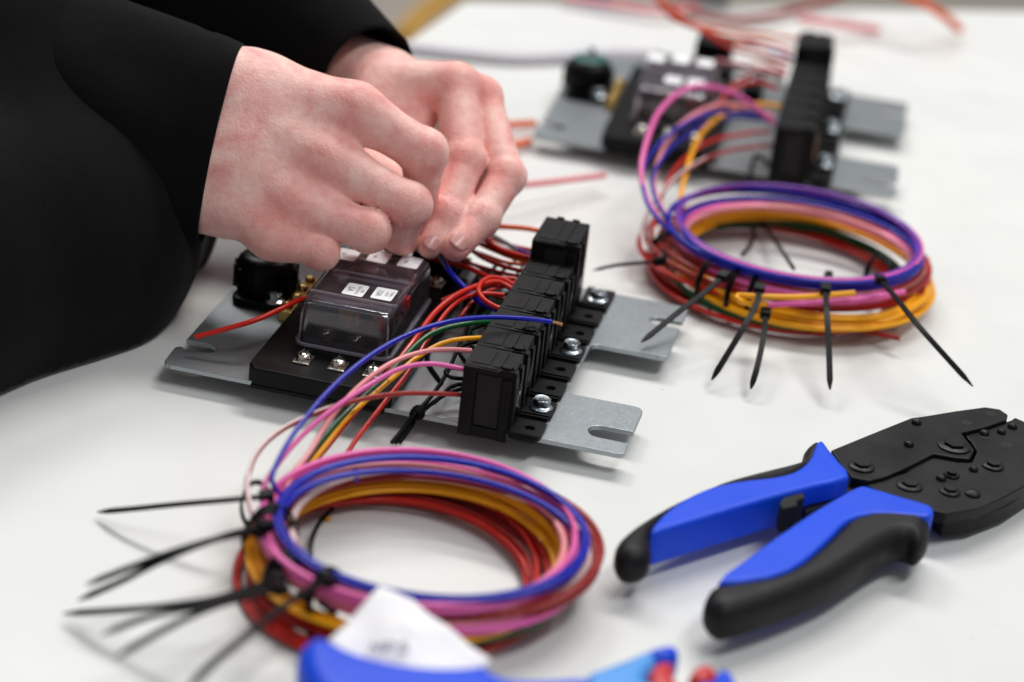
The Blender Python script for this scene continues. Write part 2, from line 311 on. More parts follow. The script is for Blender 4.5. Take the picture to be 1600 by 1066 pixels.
rp = palm_of(RIGHT, RW); fa = lambda q: np.array(PD(*q))
ARM_R = [(fa((170, 112, 95.5)), fa((400, 152, 95.5)), 1.8, 1.72), (fa((150, 190, 95.0)), fa((370, 240, 95)), 2.0, 1.8), (fa((140, 262, 95.2)), fa((352, 310, 95.3)), 1.8, 1.55)]
rp += [(a, b, r1, r2) for a, b, r1, r2 in ARM_R]
for k, t_ in (('index', .33), ('middle', .36), ('ring', .34), ('little', .3)):
    a = np.array(PD(*RIGHT[k][0][:3])); b = np.array(PD(*RIGHT[k][1][:3])); rp.append((a, a+(b-a)*t_, RIGHT[k][0][3]*.95, RIGHT[k][0][3]*.88))
rp.append((fa((430, 215, 97)), np.array(PD(*RIGHT['thumb'][0][:3])), 1.3, 1.2))
LW = {'index': (590, 140, 102.2, 1.35), 'middle': (600, 150, 103.2, 1.35), 'ring': (600, 165, 104.4, 1.3), 'little': (590, 175, 105.4, 1.2)}
lp = palm_of(LEFT, LW)+[(fa((400, 60, 107)), fa((600, 128, 102.8)), 1.9, 1.5), (fa((400, 110, 107)), fa((590, 165, 103.6)), 1.9, 1.5)]
lp.append((fa((590, 170, 101.6)), np.array(PD(*LEFT['thumb'][0][:3])), 1.2, 1.0))
fR = hand_fn(RIGHT, .07, rp); fL = hand_fn(LEFT, .1, lp)
def bounds(H, palm, pad=2.2):
    q = [np.array(PD(*j[:3])) for v in H.values() for j in v]+[x for a in palm for x in a[:2]]; q = np.array(q); return q.min(0)-pad, q.max(0)+pad
parts = []
VOX = .1
for fn, H, palm in ((fR, RIGHT, rp), (fL, LEFT, lp)):
    lo, hi = bounds(H, palm); parts.append(surface(fn, lo, hi, VOX))
V = np.vstack([parts[0][0], parts[1][0]]); Fq = np.vstack([parts[0][1], parts[1][1]+len(parts[0][0])])
fl = np.zeros(len(V))
for H in (RIGHT, LEFT):
    for k, v in H.items():
        if k == 'thumb': continue
        for i, (amp, w_) in enumerate([(.95, 1.0), (.8, .8), (.45, .55), (.55, .7)]):
            c_ = np.array(PD(v[i][0], v[i][1], v[i][2]-.7)); fl += amp*np.exp(-((V-c_)**2).sum(1)/w_**2)
fl = np.clip(fl, 0, 1)
person = empty('person'); tag(person, 'person in a black long-sleeved top, both bare hands working on a blue wire', 'person')
body = np_mesh('body', V, Fq, SKIN, person, {'flush': fl})
# fingernails
def nail(tip, prev, r, tocam):
    tip = np.array(tip); ax = tip-np.array(prev); ax /= np.linalg.norm(ax); n_ = tocam-ax*(tocam@ax); n_ /= np.linalg.norm(n_); s_ = np.cross(n_, ax)
    v = []; nu, nv = 11, 11
    for i in range(nu):
        for j in range(nv):
            u = i/(nu-1)*2-1; q = j/(nv-1)*2-1; u2 = u*math.sqrt(max(0, 1-.5*q*q)); q2 = q*math.sqrt(max(0, 1-.5*u*u)); th_ = u2*.82
            base = tip-ax*.10+ax*q2*.50; rr = r+.022-.05*max(0, -q2)**2-.02*abs(u2)**3-.03*max(0, q2)**2
            v.append(base+(n_*math.cos(th_)+s_*math.sin(th_))*rr)
    f = [(i*nv+j, i*nv+j+1, (i+1)*nv+j+1, (i+1)*nv+j) for i in range(nu-1) for j in range(nv-1)]
    o = mesh_obj('fingernail', v, f, NAIL, person, recalc=False); s = o.modifiers.new('thick', 'SOLIDIFY'); s.thickness = .0003; return o
for H in (LEFT,):
    for k in ('index', 'middle'):
        v = H[k]; tp = PD(*v[3][:3]); nail(tp, PD(*v[2][:3]), v[3][3], CAM-tp+np.array([8, 0, 25]))
# clothing: two sleeves cut clean at the cuff and the body of the top
SL_R = [(fa((60, 85, 97)), fa((372, 150, 95.4)), 3.5, 2.02), (fa((20, 170, 96)), fa((356, 228, 95)), 3.7, 2.15), (fa((0, 290, 96)), fa((338, 308, 95.3)), 3.7, 1.86)]
axR = (RT*.976-UP*.218); cutR = fa((342, 228, 95))
BODY = [(fa((-220, 420, 90)), fa((70, 362, 96)), 7.1, 5.5), (fa((70, 362, 96)), fa((180, 332, 102)), 5.5, 4.4), (fa((-400, 100, 100)), fa((-100, 120, 98)), 13, 7.5), (fa((-450, -400, 108)), fa((-300, 300, 97)), 14, 10)]
SL_L = [(fa((270, -150, 109)), fa((578, 108, 102.8)), 3.8, 2.0), (fa((230, -60, 108)), fa((552, 140, 103.6)), 4.4, 2.0), (fa((-100, -250, 112)), fa((240, -80, 109)), 9, 4.2)]
axL = .62*(RT*.749-UP*.663)-.6*FW; axL /= np.linalg.norm(axL); cutL = fa((560, 106, 102.3))
def folds(p, s, k=.42, off=1.5):
    x, y, z = p[..., 0], p[..., 1], p[..., 2]; amp = np.clip((-s-off)/7, 0, 1)*k
    return amp*(np.sin(x*.55+z*.9+1.3*np.sin(y*.35))*.6+np.sin(x*.25-z*1.3+y*.5)*.4)
def blend(L, p, k):
    D = None
    for a, b, ra, rb in L:
        c_, h = cone(p, a, b, ra, rb); D = c_ if D is None else smin(D, c_, k)
    return D
def slR(p): s = (p-cutR)@axR; return np.maximum(blend(SL_R, p, 1.2)+folds(p, s)+.07*np.exp(-((s+1.5)/.22)**2)-.03*np.exp(-((s+.8)/.5)**2), .12-p[..., 2])
def slB(p): s = (p-cutR)@axR; return np.maximum(blend(BODY, p, 2.5)+folds(p, s, .16, 3), .12-p[..., 2])
def slL(p): s = (p-cutL)@axL; return blend(SL_L, p, 1.4)+folds(p, s, .3, 2)
def cuffed(fn, lo, hi, cut, ax, vox):
    V, Fq = surface(fn, lo, hi, vox); me = bpy.data.meshes.new('t'); me.from_pydata([tuple(v) for v in V], [], [tuple(q) for q in Fq.tolist()])
    bm = bmesh.new(); bm.from_mesh(me); bpy.data.meshes.remove(me)
    r = bmesh.ops.bisect_plane(bm, geom=bm.verts[:]+bm.edges[:]+bm.faces[:], plane_co=tuple(cut), plane_no=tuple(ax), clear_outer=True)
    eb = [e for e in bm.edges if e.is_boundary and abs((np.array(e.verts[0].co)-cut)@ax) < .02 and abs((np.array(e.verts[1].co)-cut)@ax) < .02]
    ctr = Vector(tuple(cut))
    for dist, inn in ((.04, .10), (.0, .16), (-.9, .22)):      # hem turned in, then the inside of the sleeve
        ex = bmesh.ops.extrude_edge_only(bm, edges=eb); vs = [g for g in ex['geom'] if isinstance(g, bmesh.types.BMVert)]; eb = [g for g in ex['geom'] if isinstance(g, bmesh.types.BMEdge) and all(v in vs for v in g.verts)]
        for v in vs:
            d = v.co-ctr; d -= Vector(tuple(ax))*d.dot(Vector(tuple(ax))); v.co -= d.normalized()*inn*.6; v.co += Vector(tuple(ax))*(dist if dist < .03 else .05)
    return bm
bmj = bmesh.new(); tmpm = []
for fn, lo, hi, cut, ax in ((slR, (-30, -14, -.5), (-8, 14, 24), cutR, axR), (slL, (-28, -4, 1), (-3, 36, 32), cutL, axL)):
    b1_ = cuffed(fn, lo, hi, cut, ax, .32); m1 = bpy.data.meshes.new('t'); b1_.to_mesh(m1); b1_.free(); bmj.from_mesh(m1); bpy.data.meshes.remove(m1)
V, Fq = surface(slB, (-44, -26, -.5), (-6, 16, 36), .45); m1 = bpy.data.meshes.new('t'); m1.from_pydata([tuple(v) for v in V], [], [tuple(q) for q in Fq.tolist()]); bmj.from_mesh(m1); bpy.data.meshes.remove(m1)
for f_ in bmj.faces: f_.smooth = True
jm = bpy.data.meshes.new('jacket'); bmj.to_mesh(jm); bmj.free(); jm.materials.append(FAB); jk = bpy.data.objects.new('jacket', jm); COL.objects.link(jk); jk.parent = person
#PANEL
O1 = (1.46, -10.25); TH1 = math.radians(-10.46); O2 = (14.5, 20.4); TH2 = math.radians(-8)
panel = empty('wiring_panel', (O1[0], O1[1], 0), TH1)
tag(panel, 'nearer grey metal panel with black relay sockets and a clear-lidded fuse box under the hands', 'circuit panel', 'wiring panels being assembled')
def arc(cx, cy, r, a0, a1, n=8): return [(cx+r*math.cos(math.radians(a0+(a1-a0)*i/n)), cy+r*math.sin(math.radians(a0+(a1-a0)*i/n))) for i in range(n+1)]
pl = MB(); o = []
o += [(-14.5, 0)]+[(2.95-.0, 0)]+arc(2.9, .25, .25, -90, 0, 4)[1:]+[(3.15, 1.0)]
o += [(2.35, 1.0)]+arc(2.0, 1.5, .5, -90, -270, 10)+[(2.35, 2.0)]+[(3.15, 2.0)]
o += arc(2.75, 3.8, .4, 0, 90, 6)+[(.55, 4.2)]+arc(.45, 4.55, .35, 270, 180, 5)+arc(.45, 8.75, .35, 180, 90, 5)+[(2.9, 9.1)]+arc(2.9, 9.4, .3, -90, 0, 4)
o += [(3.2, 12.2), (2.5, 12.2)]+arc(2.2, 12.55, .35, -90, -270, 8)+[(3.2, 12.9), (3.2, 14.2)]+arc(2.9, 14.2, .3, 0, 90, 4)+[(-14.3, 14.5)]+arc(-14.4, 14.2, .3, 90, 180, 4)
o += [(-14.7, 2.35), (-13.9, 2.35)]+arc(-13.75, 1.95, .4, 90, -90, 8)+[(-14.5, 1.55)]+arc(-14.6, 1.45, .25, 90, 180, 4)+arc(-14.5, .3, .3, 180, 270, 4)
pl.prism(o, .7, .9); pl.build('mounting_plate', ALU, panel, bevel=.03)
for x, y in ((-13, 4.5), (-4.6, 6), (-13, 13), (-.6, 12.5), (-.6, 2.1)):
    s = MB(); s.cyl((x, y), .45, .0, .7, 6); s.build('plate_foot', ABS2, panel, bevel=.04)
MH = 1.83
def holder(y0, tall=False):
    zt = 3.55 if not tall else 4.35; y1 = y0+MH-.03; h = MB(); x0, x1 = -3.05, -1.2
    y1b = y0+(MH-.03 if not tall else 2.75)
    # outer walls of the socket with a recessed front, ledge and top details
    h.box(x0, x1, y0+.12, y1b, .92, zt)                       # body
    h.box(x0, x0+.5, y0, y0+.13, .72 if y0 < 0 else .92, zt-.02)       # front frame posts
    h.box(x1-.35, x1, y0, y0+.13, .72 if y0 < 0 else .92, zt-.35)
    h.box(x0+.5, x1-.35, y0+.04, y0+.13, .72 if y0 < 0 else .92, 1.15)
    h.box(x0+.35, x1-.5, y0+.02, y0+.13, zt-.22, zt-.03)
    h.box(x1-.45, x1-.12, y0+.2, y0+.62, zt, zt+.10)           # latch lip
    h.box(x0+.2, x0+.9, y0+.35, y1b-.25, zt, zt+.03)
    h.box(x0+.98, x1-.5, y0+.25, y1b-.18, zt, zt+.045)
    h.box(x1, x1+.14, y0+.18, y0+.5, 1.3, zt-.05); h.box(x1, x1+.14, y0+1.15, y0+1.5, 1.3, zt-.25)   # side ribs
    h.box(x1, x1+.08, y0+.62, y0+1.05, 1.5, zt-.55)
    if tall:
        for yy in (y1b-.02,): h.box(x0+.45, x0+.75, yy, yy+.12, zt-.3, zt+.06); h.box(x0+1.1, x0+1.4, yy, yy+.12, zt-.3, zt+.06)
        h.box(x0-.03, x0+.02, y0+.3, y1b-.2, 2.0, zt-.1)
    ho = h.build('relay_socket', ABS, panel, bevel=.03)
    r = MB(); r.box(x1-.55, x1-.02, y0+.30, y0+.36, zt+.004, zt+.103); r.prism([(x0+.75, y0+.1), (x0+1.25, y0+.1), (x0+1.12, y0+.24), (x0+.88, y0+.24)], zt+.005, zt+.012)
    r.box(x0+.55, x1-.4, y0+.075, y0+.118, 1.2, zt-.28); r.box(x1-.3, x1-.1, y0+.62, y0+.8, zt+.002, zt+.01)
    for k in range(3): r.box(x1+.001, x1+.012, y0+.64+.14*k, y0+.70+.14*k, 1.6, zt-.25)
    r.build('socket_slots', HOLE, ho)
    # flange beside the socket
    fl_ = MB(); yc = y0+.9; hx = -.5; n = 16; z0, z1 = .904, 1.08; ring_i = [(hx+.2*math.cos(2*math.pi*i/n), yc+.2*math.sin(2*math.pi*i/n)) for i in range(n)]
    def sq(i):
        a = 2*math.pi*i/n; c_, s_ = math.cos(a), math.sin(a); kx = (.68 if c_ < 0 else .52); ky = .86; m_ = min(kx/abs(c_) if abs(c_) > 1e-6 else 9, ky/abs(s_) if abs(s_) > 1e-6 else 9); return (hx+c_*m_, yc+s_*m_)
    ring_o = [sq(i) for i in range(n)]
    v = [(p[0], p[1], z1) for p in ring_o]+[(p[0], p[1], z1) for p in ring_i]+[(p[0], p[1], z0) for p in ring_i]+[(p[0], p[1], z0) for p in ring_o]
    fl_.add(v, [(i+k*n, (i+1) % n+k*n, (i+1) % n+((k+1) % 4)*n, i+((k+1) % 4)*n) for k in range(4) for i in range(n)])
    for yy in (y0+.06, y0+MH-.16): fl_.box(-1.18, .0, yy, yy+.07, z1-.02, z1+.13)
    fl_.build('socket_flange', ABS, ho, bevel=0)
    if random.random() < .6 or tall:
        tmt = MB()
        for k in range(4): tmt.box(x1+.16, x1+.2, y0+.55+.1*k, y0+.6+.1*k, 2.0+.12*k, 2.5+.1*k)
        tmt.build('terminal', NICKEL, ho)
    return ho
for k in range(7): holder(-.6+MH*k, k == 6)
# last flange
def hexbolt(x, y, z, s=1., par=None, name='flange_bolt', mark=True):
    b = MB(); b.lathe((x, y), [(.52*s, z), (.52*s, z+.05*s), (.42*s, z+.12*s), (.33*s, z+.14*s)], 28); b.cyl((x, y), .40*s, z+.12*s, z+.44*s, 6, ph=.35); b.lathe((x, y), [(.36*s, z+.44*s), (.33*s, z+.475*s), (.2*s, z+.45*s)], 24)
    bo = b.build(name, ZINC, par, sharp=25, bevel=0)
    if mark: text('8.8', bo, (x, y, z+.456*s), .2*s, .3, ZINC, 'head_mark', .02)
    return bo
def text(body_, parent, loc, size, rz, m, name='lettering', ext=.002, align='CENTER'):
    c = bpy.data.curves.new('t', 'FONT'); c.body = body_; c.size = size; c.extrude = ext; c.align_x = align; c.align_y = 'CENTER'; c.resolution_u = 2
    o = bpy.data.objects.new('t', c); COL.objects.link(o); bpy.context.view_layer.update(); me = bpy.data.meshes.new_from_object(o.evaluated_get(bpy.context.evaluated_depsgraph_get()))
    bpy.data.objects.remove(o); me.name = name; me.materials.clear(); me.materials.append(m); n = bpy.data.objects.new(name, me); COL.objects.link(n); n.parent = parent; n.location = loc; n.rotation_euler = (0, 0, rz); return n
for y in (-.6+.9+MH, -.6+.9+MH*4, -.6+.9+MH*7): hexbolt(-.48, y, 1.085, .86, panel)
lf = MB(); lf.box(-1.15, .05, 12.25, 14.35, .904, 1.08); lf.box(-1.15, .0, 12.3, 12.4, 1.06, 1.22); lf.build('end_flange', ABS, panel, bevel=.05)
# fuse box
fb = MB(); fb.prism([(-11.4, .1), (-11.1, -.3), (-6.1, -.3), (-5.75, .0), (-5.75, 11.6), (-11.4, 11.6)], .905, 1.6)
fb.box(-11.2, -5.95, -.29, -.1, .72, .93)
fbo = fb.build('fuse_box_base', ABS2, panel, bevel=.07)
fi = MB(); fi.box(-10.0, -7.0, 3.2, 8.9, 1.6, 2.05, .06, .1); fi.box(-9.9, -7.1, 5.8, 6.2, 2.05, 2.5); fi.build('fuse_tray', ABS2, panel, bevel=.04)
def screw(x, y, z, rz=0):
    pl_ = MB(); pl_.box(x-.33, x+.33, y-.42, y+.42, z, z+.08); so = pl_.build('screw_terminal', NICKEL, panel, bevel=.05)
    h = MB(); h.lathe((x, y), [(.30, z+.08), (.31, z+.16), (.27, z+.26), (.16, z+.32), (.05, z+.335)], 24); ho = h.build('screw_head', NICKEL, so, sharp=80)
    s = MB(); c_, s_ = math.cos(rz+1.0), math.sin(rz+1.0)
    s.prism([(x+c_*a-s_*b, y+s_*a+c_*b) for a, b in ((-.26, -.03), (.26, -.03), (.26, .03), (-.26, .03))], z+.325, z+.345)
    s.prism([(x-s_*a-c_*b, y+c_*a-s_*b) for a, b in ((-.2, -.03), (.2, -.03), (.2, .03), (-.2, .03))], z+.322, z+.342); s.build('screw_slot', HOLE, so)
    l = MB(); l.box(x-.012, x+.012, y-.25, y+.05, z+.3, z+.47); l.build('screw_fin', NICKEL, so)
for i, x in enumerate((-9.6, -8.22, -6.85)): screw(x, 1.15, 1.605, .4*i)
for i, x in enumerate((-9.6, -8.22, -6.85)): screw(x, 10.4, 1.605, .7*i)
# clear lid: rounded shell, open below
def rrect(x0, x1, y0, y1, r, n=5):
    return arc(x1-r, y0+r, r, -90, 0, n)+arc(x1-r, y1-r, r, 0, 90, n)+arc(x0+r, y1-r, r, 90, 180, n)+arc(x0+r, y0+r, r, 180, 270, n)
lid = MB(); rings = [(1.62, 0), (1.95, .0), (2.5, .03), (3.1, .06), (3.27, .10), (3.38, .17), (3.44, .28)]; v = []; nR = None
for z, ins in rings:
    q = rrect(-10.35+ins, -6.6-ins, 2.4+ins, 8.75-ins, .42-ins*.5); nR = len(q); v += [(a, b, z) for a, b in q]
fs = [(k*nR+i, k*nR+(i+1) % nR, (k+1)*nR+(i+1) % nR, (k+1)*nR+i) for k in range(len(rings)-1) for i in range(nR)]+[tuple((len(rings)-1)*nR+i for i in range(nR))]
lid.add(v, fs); lo_ = lid.build('clear_lid', CLEAR, panel, sharp=70); s = lo_.modifiers.new('thick', 'SOLIDIFY'); s.thickness = .0014; s.offset = -1
rim = MB(); 
q1 = rrect(-10.43, -6.52, 2.32, 8.83, .48); q2 = rrect(-10.33, -6.62, 2.42, 8.73, .42); n = len(q1)
rim.add([(a, b, z) for z in (1.61, 1.72) for a, b in q1]+[(a, b, z) for z in (1.72, 1.61) for a, b in q2], [(k*n+i, k*n+(i+1) % n, ((k+1) % 4)*n+(i+1) % n, ((k+1) % 4)*n+i) for k in range(4) for i in range(n)]); rim.build('lid_rim', RIMM, lo_)
ed = MB()
for ex_, ey_ in ((-10.22, 2.53), (-6.73, 2.53), (-6.73, 8.62)):
    v_, f_ = sweep(np.array([(ex_, ey_, 1.7), (ex_+(.03 if ex_ < -8 else -.03), ey_+(.03 if ey_ < 5 else -.03), 2.8), (ex_+(.12 if ex_ < -8 else -.12), ey_+(.12 if ey_ < 5 else -.12), 3.3)]), circ(.05, 6)); ed.add(v_, f_)
ed.build('lid_edge', RIMM, lo_)
rb = MB(); rb.box(-10.2, -6.75, 3.55, 3.62, 3.36, 3.45); rb.box(-10.2, -6.75, 5.9, 5.96, 3.36, 3.45); rb.build('lid_rib', RIMM, lo_)
def fuse(x, y, m):
    b = MB(); b.box(x-.42, x+.42, y-.17, y+.17, 2.05, 3.15, .03, .02); b.box(x-.48, x+.48, y-.22, y+.22, 2.75, 3.25); fo = b.build('blade_fuse', m, panel, bevel=.04)
    s = MB(); s.box(x-.3, x-.12, y-.22, y-.18, 1.9, 2.6); s.box(x+.12, x+.3, y-.22, y-.18, 1.9, 2.6); s.build('fuse_blade', NICKEL, fo)
for x, y, m in ((-8.75, 4.2, FB), (-7.45, 4.3, FR), (-7.1, 5.0, FR), (-9.75, 6.6, FB), (-9.25, 7.75, FT), (-8.55, 7.7, FR), (-7.35, 7.6, FR), (-7.3, 6.5, FR)): fuse(x, y, m)
def sticker(x, y, lines, w_=.84, h_=1.12):
    q = rrect(x-w_/2, x+w_/2, y-h_/2, y+h_/2, .09, 3); s = MB(); s.prism(q, 3.443, 3.452); so = s.build('fuse_label', LBL, panel)
    for ln, dx, sz in lines: text(ln, so, (x+dx, y, 3.454), sz, -math.pi/2, INK, ext=.001)
sticker(-8.62, 4.30, [('USB', .28, .19), ('SOCKETS', .10, .19), ('5A', -.19, .36)]); sticker(-7.50, 4.42, [('PARK +', .28, .19), ('FAST', .10, .19), ('10A', -.19, .36)])
sticker(-10.0+.1, 7.5, [('5A', -.16, .24)]); sticker(-8.68, 7.85, [('10A', -.16, .24)]); sticker(-7.42, 7.9, [('10A', -.16, .24)])
# power stud block at the back left
sb = MB(); sb.prism(rrect(-14.3, -12.2, 6.2, 9.4, .45, 4), .905, 1.25); sbo = sb.build('stud_block', ABS2, panel, bevel=.08)
sb = MB(); sb.lathe((-13.35, 7.9), [(1.22, 1.2), (1.27, 1.6), (1.25, 2.1), (1.14, 2.45), (.95, 2.62), (.66, 2.66), (.6, 2.45)], 36); sb.build('stud_collar', ABS2, sbo, sharp=60)
rbb = MB()
for k in range(14):
    a = k*2*math.pi/14; c_, s_ = math.cos(a), math.sin(a)
    rbb.prism([(-13.35+c_*u-s_*w_, 7.9+s_*u+c_*w_) for u, w_ in ((1.15, -.09), (1.33, -.06), (1.33, .06), (1.15, .09))], 1.25, 2.2)
rbb.build('collar_ribs', ABS2, sbo)
sb = MB(); sb.lathe((-13.35, 7.9), [(.5, 2.45), (.5, 2.6), (.3, 2.6), (.3, 2.64)], 24); sb.cyl((-13.35, 7.9), .38, 2.64, 2.95, 6); sb.cyl((-13.35, 7.9), .2, 2.95, 3.3, 16); sb.build('stud_nut', ZINC, sbo, sharp=25)
hexbolt(-12.55, 6.6, 1.255, .8, panel)
bar = MB(); bar.box(-12.05, -11.5, 5.6, 9.4, .905, 1.35); bo = bar.build('bus_bar', BRASS, panel, bevel=.05)
for k in range(4):
    s = MB(); s.lathe((-11.78, 6.1+.95*k), [(.2, 1.35), (.2, 1.5), (.12, 1.56)], 16); s.build('bus_screw', BRASS, bo, sharp=60)
# black relay standing at the back of the plate
rl = MB(); rl.box(-8.6, -6.2, 12.0, 14.1, .92, 1.5); rl.box(-8.4, -6.4, 12.1, 14.0, 1.5, 3.2, .03, .03); rl.build('relay', ABS2, panel, bevel=.08)
jb = MB(); jb.box(-5.5, -4.4, 9.6, 12.4, .92, 1.9, .05, .05); jb.build('junction_block', ABS2, panel, bevel=.1); hexbolt(-4.95, 11.2, 1.9, .6, panel, mark=False)
# copy for the second panel, behind
def copy_tree(o, parent=None):
    c = o.copy(); COL.objects.link(c); c.parent = parent
    for ch in list(o.children): copy_tree(ch, c)
    return c
panel2 = copy_tree(panel); panel2.location = (O2[0], O2[1], 0); panel2.rotation_euler = (0, 0, TH2); panel2['label'] = 'farther grey metal panel with fuse box, blurred, standing behind the far ring of wires'
glint = MB(); glint.lathe((-13.35, 7.9), [(.85, 2.68), (.88, 2.76), (.8, 2.8), (.4, 2.8)], 24); glint.build('stud_green_glint', mat('teal_reflection_tint', (16, 92, 82), .3), panel2)  # teal ring added to stand for the green reflection on the stud
# ------------------------------------------------------------------ wires
def wire(col, path, parent, r=.105, name='wire', n=8, lab=None):
    path = np.array(path); v, f = sweep(path, circ(r, n)); o = mesh_obj(name, v, f, W[col], parent, sharp=60)
    if col in ('redwhite', 'whitepink'):
        a = o.data.attributes.new('stripe', 'FLOAT', 'POINT'); m = n; s = np.array([(1. if (j-int(i*.06)) % n < 2 else 0) for i in range(len(path)) for j in range(m)]); a.data.foreach_set('value', s.astype(np.float32)[:len(o.data.vertices)])
    o['label'] = lab or {'blue': 'blue wire', 'pink': 'bright pink wire', 'salmon': 'pale salmon pink wire', 'red': 'red wire', 'brick': 'dark red wire', 'yellow': 'amber yellow wire', 'green': 'dark green wire', 'black': 'black wire', 'orange': 'orange wire', 'purple': 'purple wire', 'white': 'white wire', 'grey': 'grey wire', 'redwhite': 'dark red wire with a white stripe', 'whitepink': 'whitish wire with a red stripe'}[col]
    return o
def px(pts): return [P(*p) for p in pts]
def ringpts(spec, a0, a1, jit=.1, seed=0, dr=0, dz=0):
    (Lx, Ly), (Rx, Ry), (Tx, Ty), (Bx, By), zL, zR = spec; z = (zL+zR)/2
    l, r_, t_, b_ = P(Lx, Ly, zL), P(Rx, Ry, zR), P(Tx, Ty, z), P(Bx, By, z); cx = (l[0]+r_[0])/2; cy = (t_[1]+b_[1])/2; ax = (r_[0]-l[0])/2; ay = (t_[1]-b_[1])/2
    rs = np.random.RandomState(seed); ph = rs.rand(6)*6.28; am = rs.rand(6); out = []
    for a in np.arange(a0, a1, 5.):
        q = math.radians(a); j = jit*(am[0]*math.sin(q*1.3+ph[0])+am[1]*math.sin(q*2.1+ph[1])); k = 1-.004*0
        zz = zL+(zR-zL)*(.5+.5*math.cos(q))+dz+jit*.5*(am[2]*math.sin(q*1.7+ph[2])+am[3]*math.sin(q*.8+ph[3]))
        out.append([cx+(am[4]-.5)*jit*2+(ax+dr+j)*math.cos(q), cy+(am[5]-.5)*jit*2+(ay+dr+j)*math.sin(q), max(.12, zz)])
    return out
def coil(col, parent, lead, spec, a0, turns, seed, jit=.08, dr=0, dz=0, r=.096, tail=None, lab=None, drift=.0):
    rp_ = ringpts(spec, a0, a0+360*turns, jit, seed, dr, dz)
    n = len(rp_)
    for i, p in enumerate(rp_): p[2] = max(.12, p[2]-drift*i/n)
    pts = ([list(q) for q in px(lead)] if lead else [])+rp_+([list(q) for q in px(tail)] if tail else [])
    return wire(col, catmull(pts, .3), parent, r, lab=lab)
#HARNESS1
H1 = empty('wire_harness', tuple(P(660, 850, 0))); off1 = np.array(H1.location)
tag(H1, 'nearer ring of coloured wires with cable ties, leads running to the nearer panel', 'wire bundle', 'coiled wire bundles')
# rings: left, right, top, bottom pixel, zL, zR
BL = ((430, 800), (918, 866), (610, 708), (700, 942), 2.3, 2.3); BL2 = ((440, 795), (908, 866), (600, 728), (690, 938), 2.25, 2.1)
PK = ((410, 800), (900, 862), (600, 697), (680, 950), 2.1, 2.3); PK2 = ((420, 800), (896, 868), (590, 716), (680, 952), 1.9, 1.9)
RW1 = ((412, 820), (936, 862), (640, 722), (720, 966), 1.6, 1.8); WH = ((440, 820), (928, 872), (640, 730), (720, 972), 1.5, 1.5)
YE = ((398, 850), (886, 884), (600, 742), (700, 1000), 1.1, 1.2); GR = ((400, 855), (905, 884), (640, 748), (700, 1005), .9, .9)
RD = ((392, 880), (862, 900), (620, 758), (680, 1020), .6, .6); RI = ((388, 885), (830, 905), (590, 784), (640, 1040), .25, .3)
coil('blue', H1, [(862, 503, 3.75), (820, 498, 3.95), (760, 496, 4.15), (700, 503, 4.3), (640, 522, 4.2), (580, 555, 4.0), (525, 600, 3.7), (480, 650, 3.4), (445, 700, 3.1), (424, 750, 2.8)], BL, 170, 1.97, 1, .03)
coil('blue', H1, None, BL, 150, 2.2, 2, .05, dr=-.16, dz=.05)
coil('blue', H1, None, BL2, 215, 2.0, 4, .06)
coil('pink', H1, [(724, 577, 3.1), (690, 570, 3.25), (660, 569, 3.3), (620, 578, 3.2), (560, 612, 3.0), (500, 655, 2.8), (450, 705, 2.6), (412, 760, 2.3)], PK, 172, 2.1, 5, .04)
coil('pink', H1, None, PK, 200, 2.0, 6, .06, dr=.02, dz=-.2); coil('pink', H1, None, PK2, 215, 2.0, 7, .08); coil('pink', H1, None, PK2, 225, 2.0, 8, .08, dz=-.2, dr=.15)
coil('salmon', H1, [(736, 548, 3.2), (700, 546, 3.35), (660, 550, 3.3), (610, 568, 3.1), (560, 605, 2.9), (515, 655, 2.6), (485, 705, 2.3), (455, 745, 2.0)], PK2, 165, 1.6, 9, .08, dr=-.25)
coil('redwhite', H1, [(721, 617, 2.2), (680, 615, 2.4), (630, 615, 2.6), (570, 623, 2.8), (500, 643, 2.8), (440, 672, 2.7), (402, 708, 2.5), (386, 755, 2.3), (394, 800, 2.1)], RW1, 195, 1.8, 10, .08)
for i in range(3): coil('redwhite' if i != 1 else 'whitepink', H1, None, RW1 if i else WH, 200+20*i, 2.0, 11+i, .18, dr=-.08*i, dz=-.13*i)
coil('whitepink', H1, None, WH, 210, 2.0, 16, .13, dr=-.35, dz=.2)
coil('brick', H1, None, RW1, 200, 1.5, 17, .1, dr=-.05)
coil('yellow', H1, [(752, 528, 3.2), (720, 530, 3.3), (690, 537, 3.2), (650, 560, 2.9), (600, 602, 2.5), (545, 650, 2.1), (505, 700, 1.7), (470, 745, 1.5)], YE, 165, 2.1, 18, .06)
for i in range(3): coil('yellow', H1, None, YE, 195+18*i, 2.0, 19+i, .19, dr=-.1*i+.1, dz=-.1*i)
coil('green', H1, [(770, 503, 3.1), (730, 506, 3.3), (690, 515, 3.2), (655, 535, 3.0), (600, 592, 2.6), (545, 642, 2.2), (495, 698, 1.8), (460, 750, 1.3)], GR, 165, 1.9, 24, .06, r=.11)
coil('green', H1, None, GR, 200, 2.0, 25, .1, dr=-.15, dz=-.15)
coil('red', H1, [(800, 452, 3.0), (780, 441, 3.2), (752, 445, 3.3), (712, 462, 3.3), (678, 490, 3.1), (645, 535, 2.8), (600, 592, 2.2), (545, 655, 1.6), (505, 705, 1.1), (450, 765, .9)], RD, 165, 1.9, 26, .08, r=.12)
coil('red', H1, [(787, 461, 3.0), (760, 459, 3.1), (730, 463, 3.1), (700, 485, 3.0), (665, 535, 2.6), (640, 578, 2.2), (600, 630, 1.7), (560, 682, 1.3), (520, 740, .9), (455, 800, .7)], RD, 170, 1.6, 27, .08, dr=-.12)
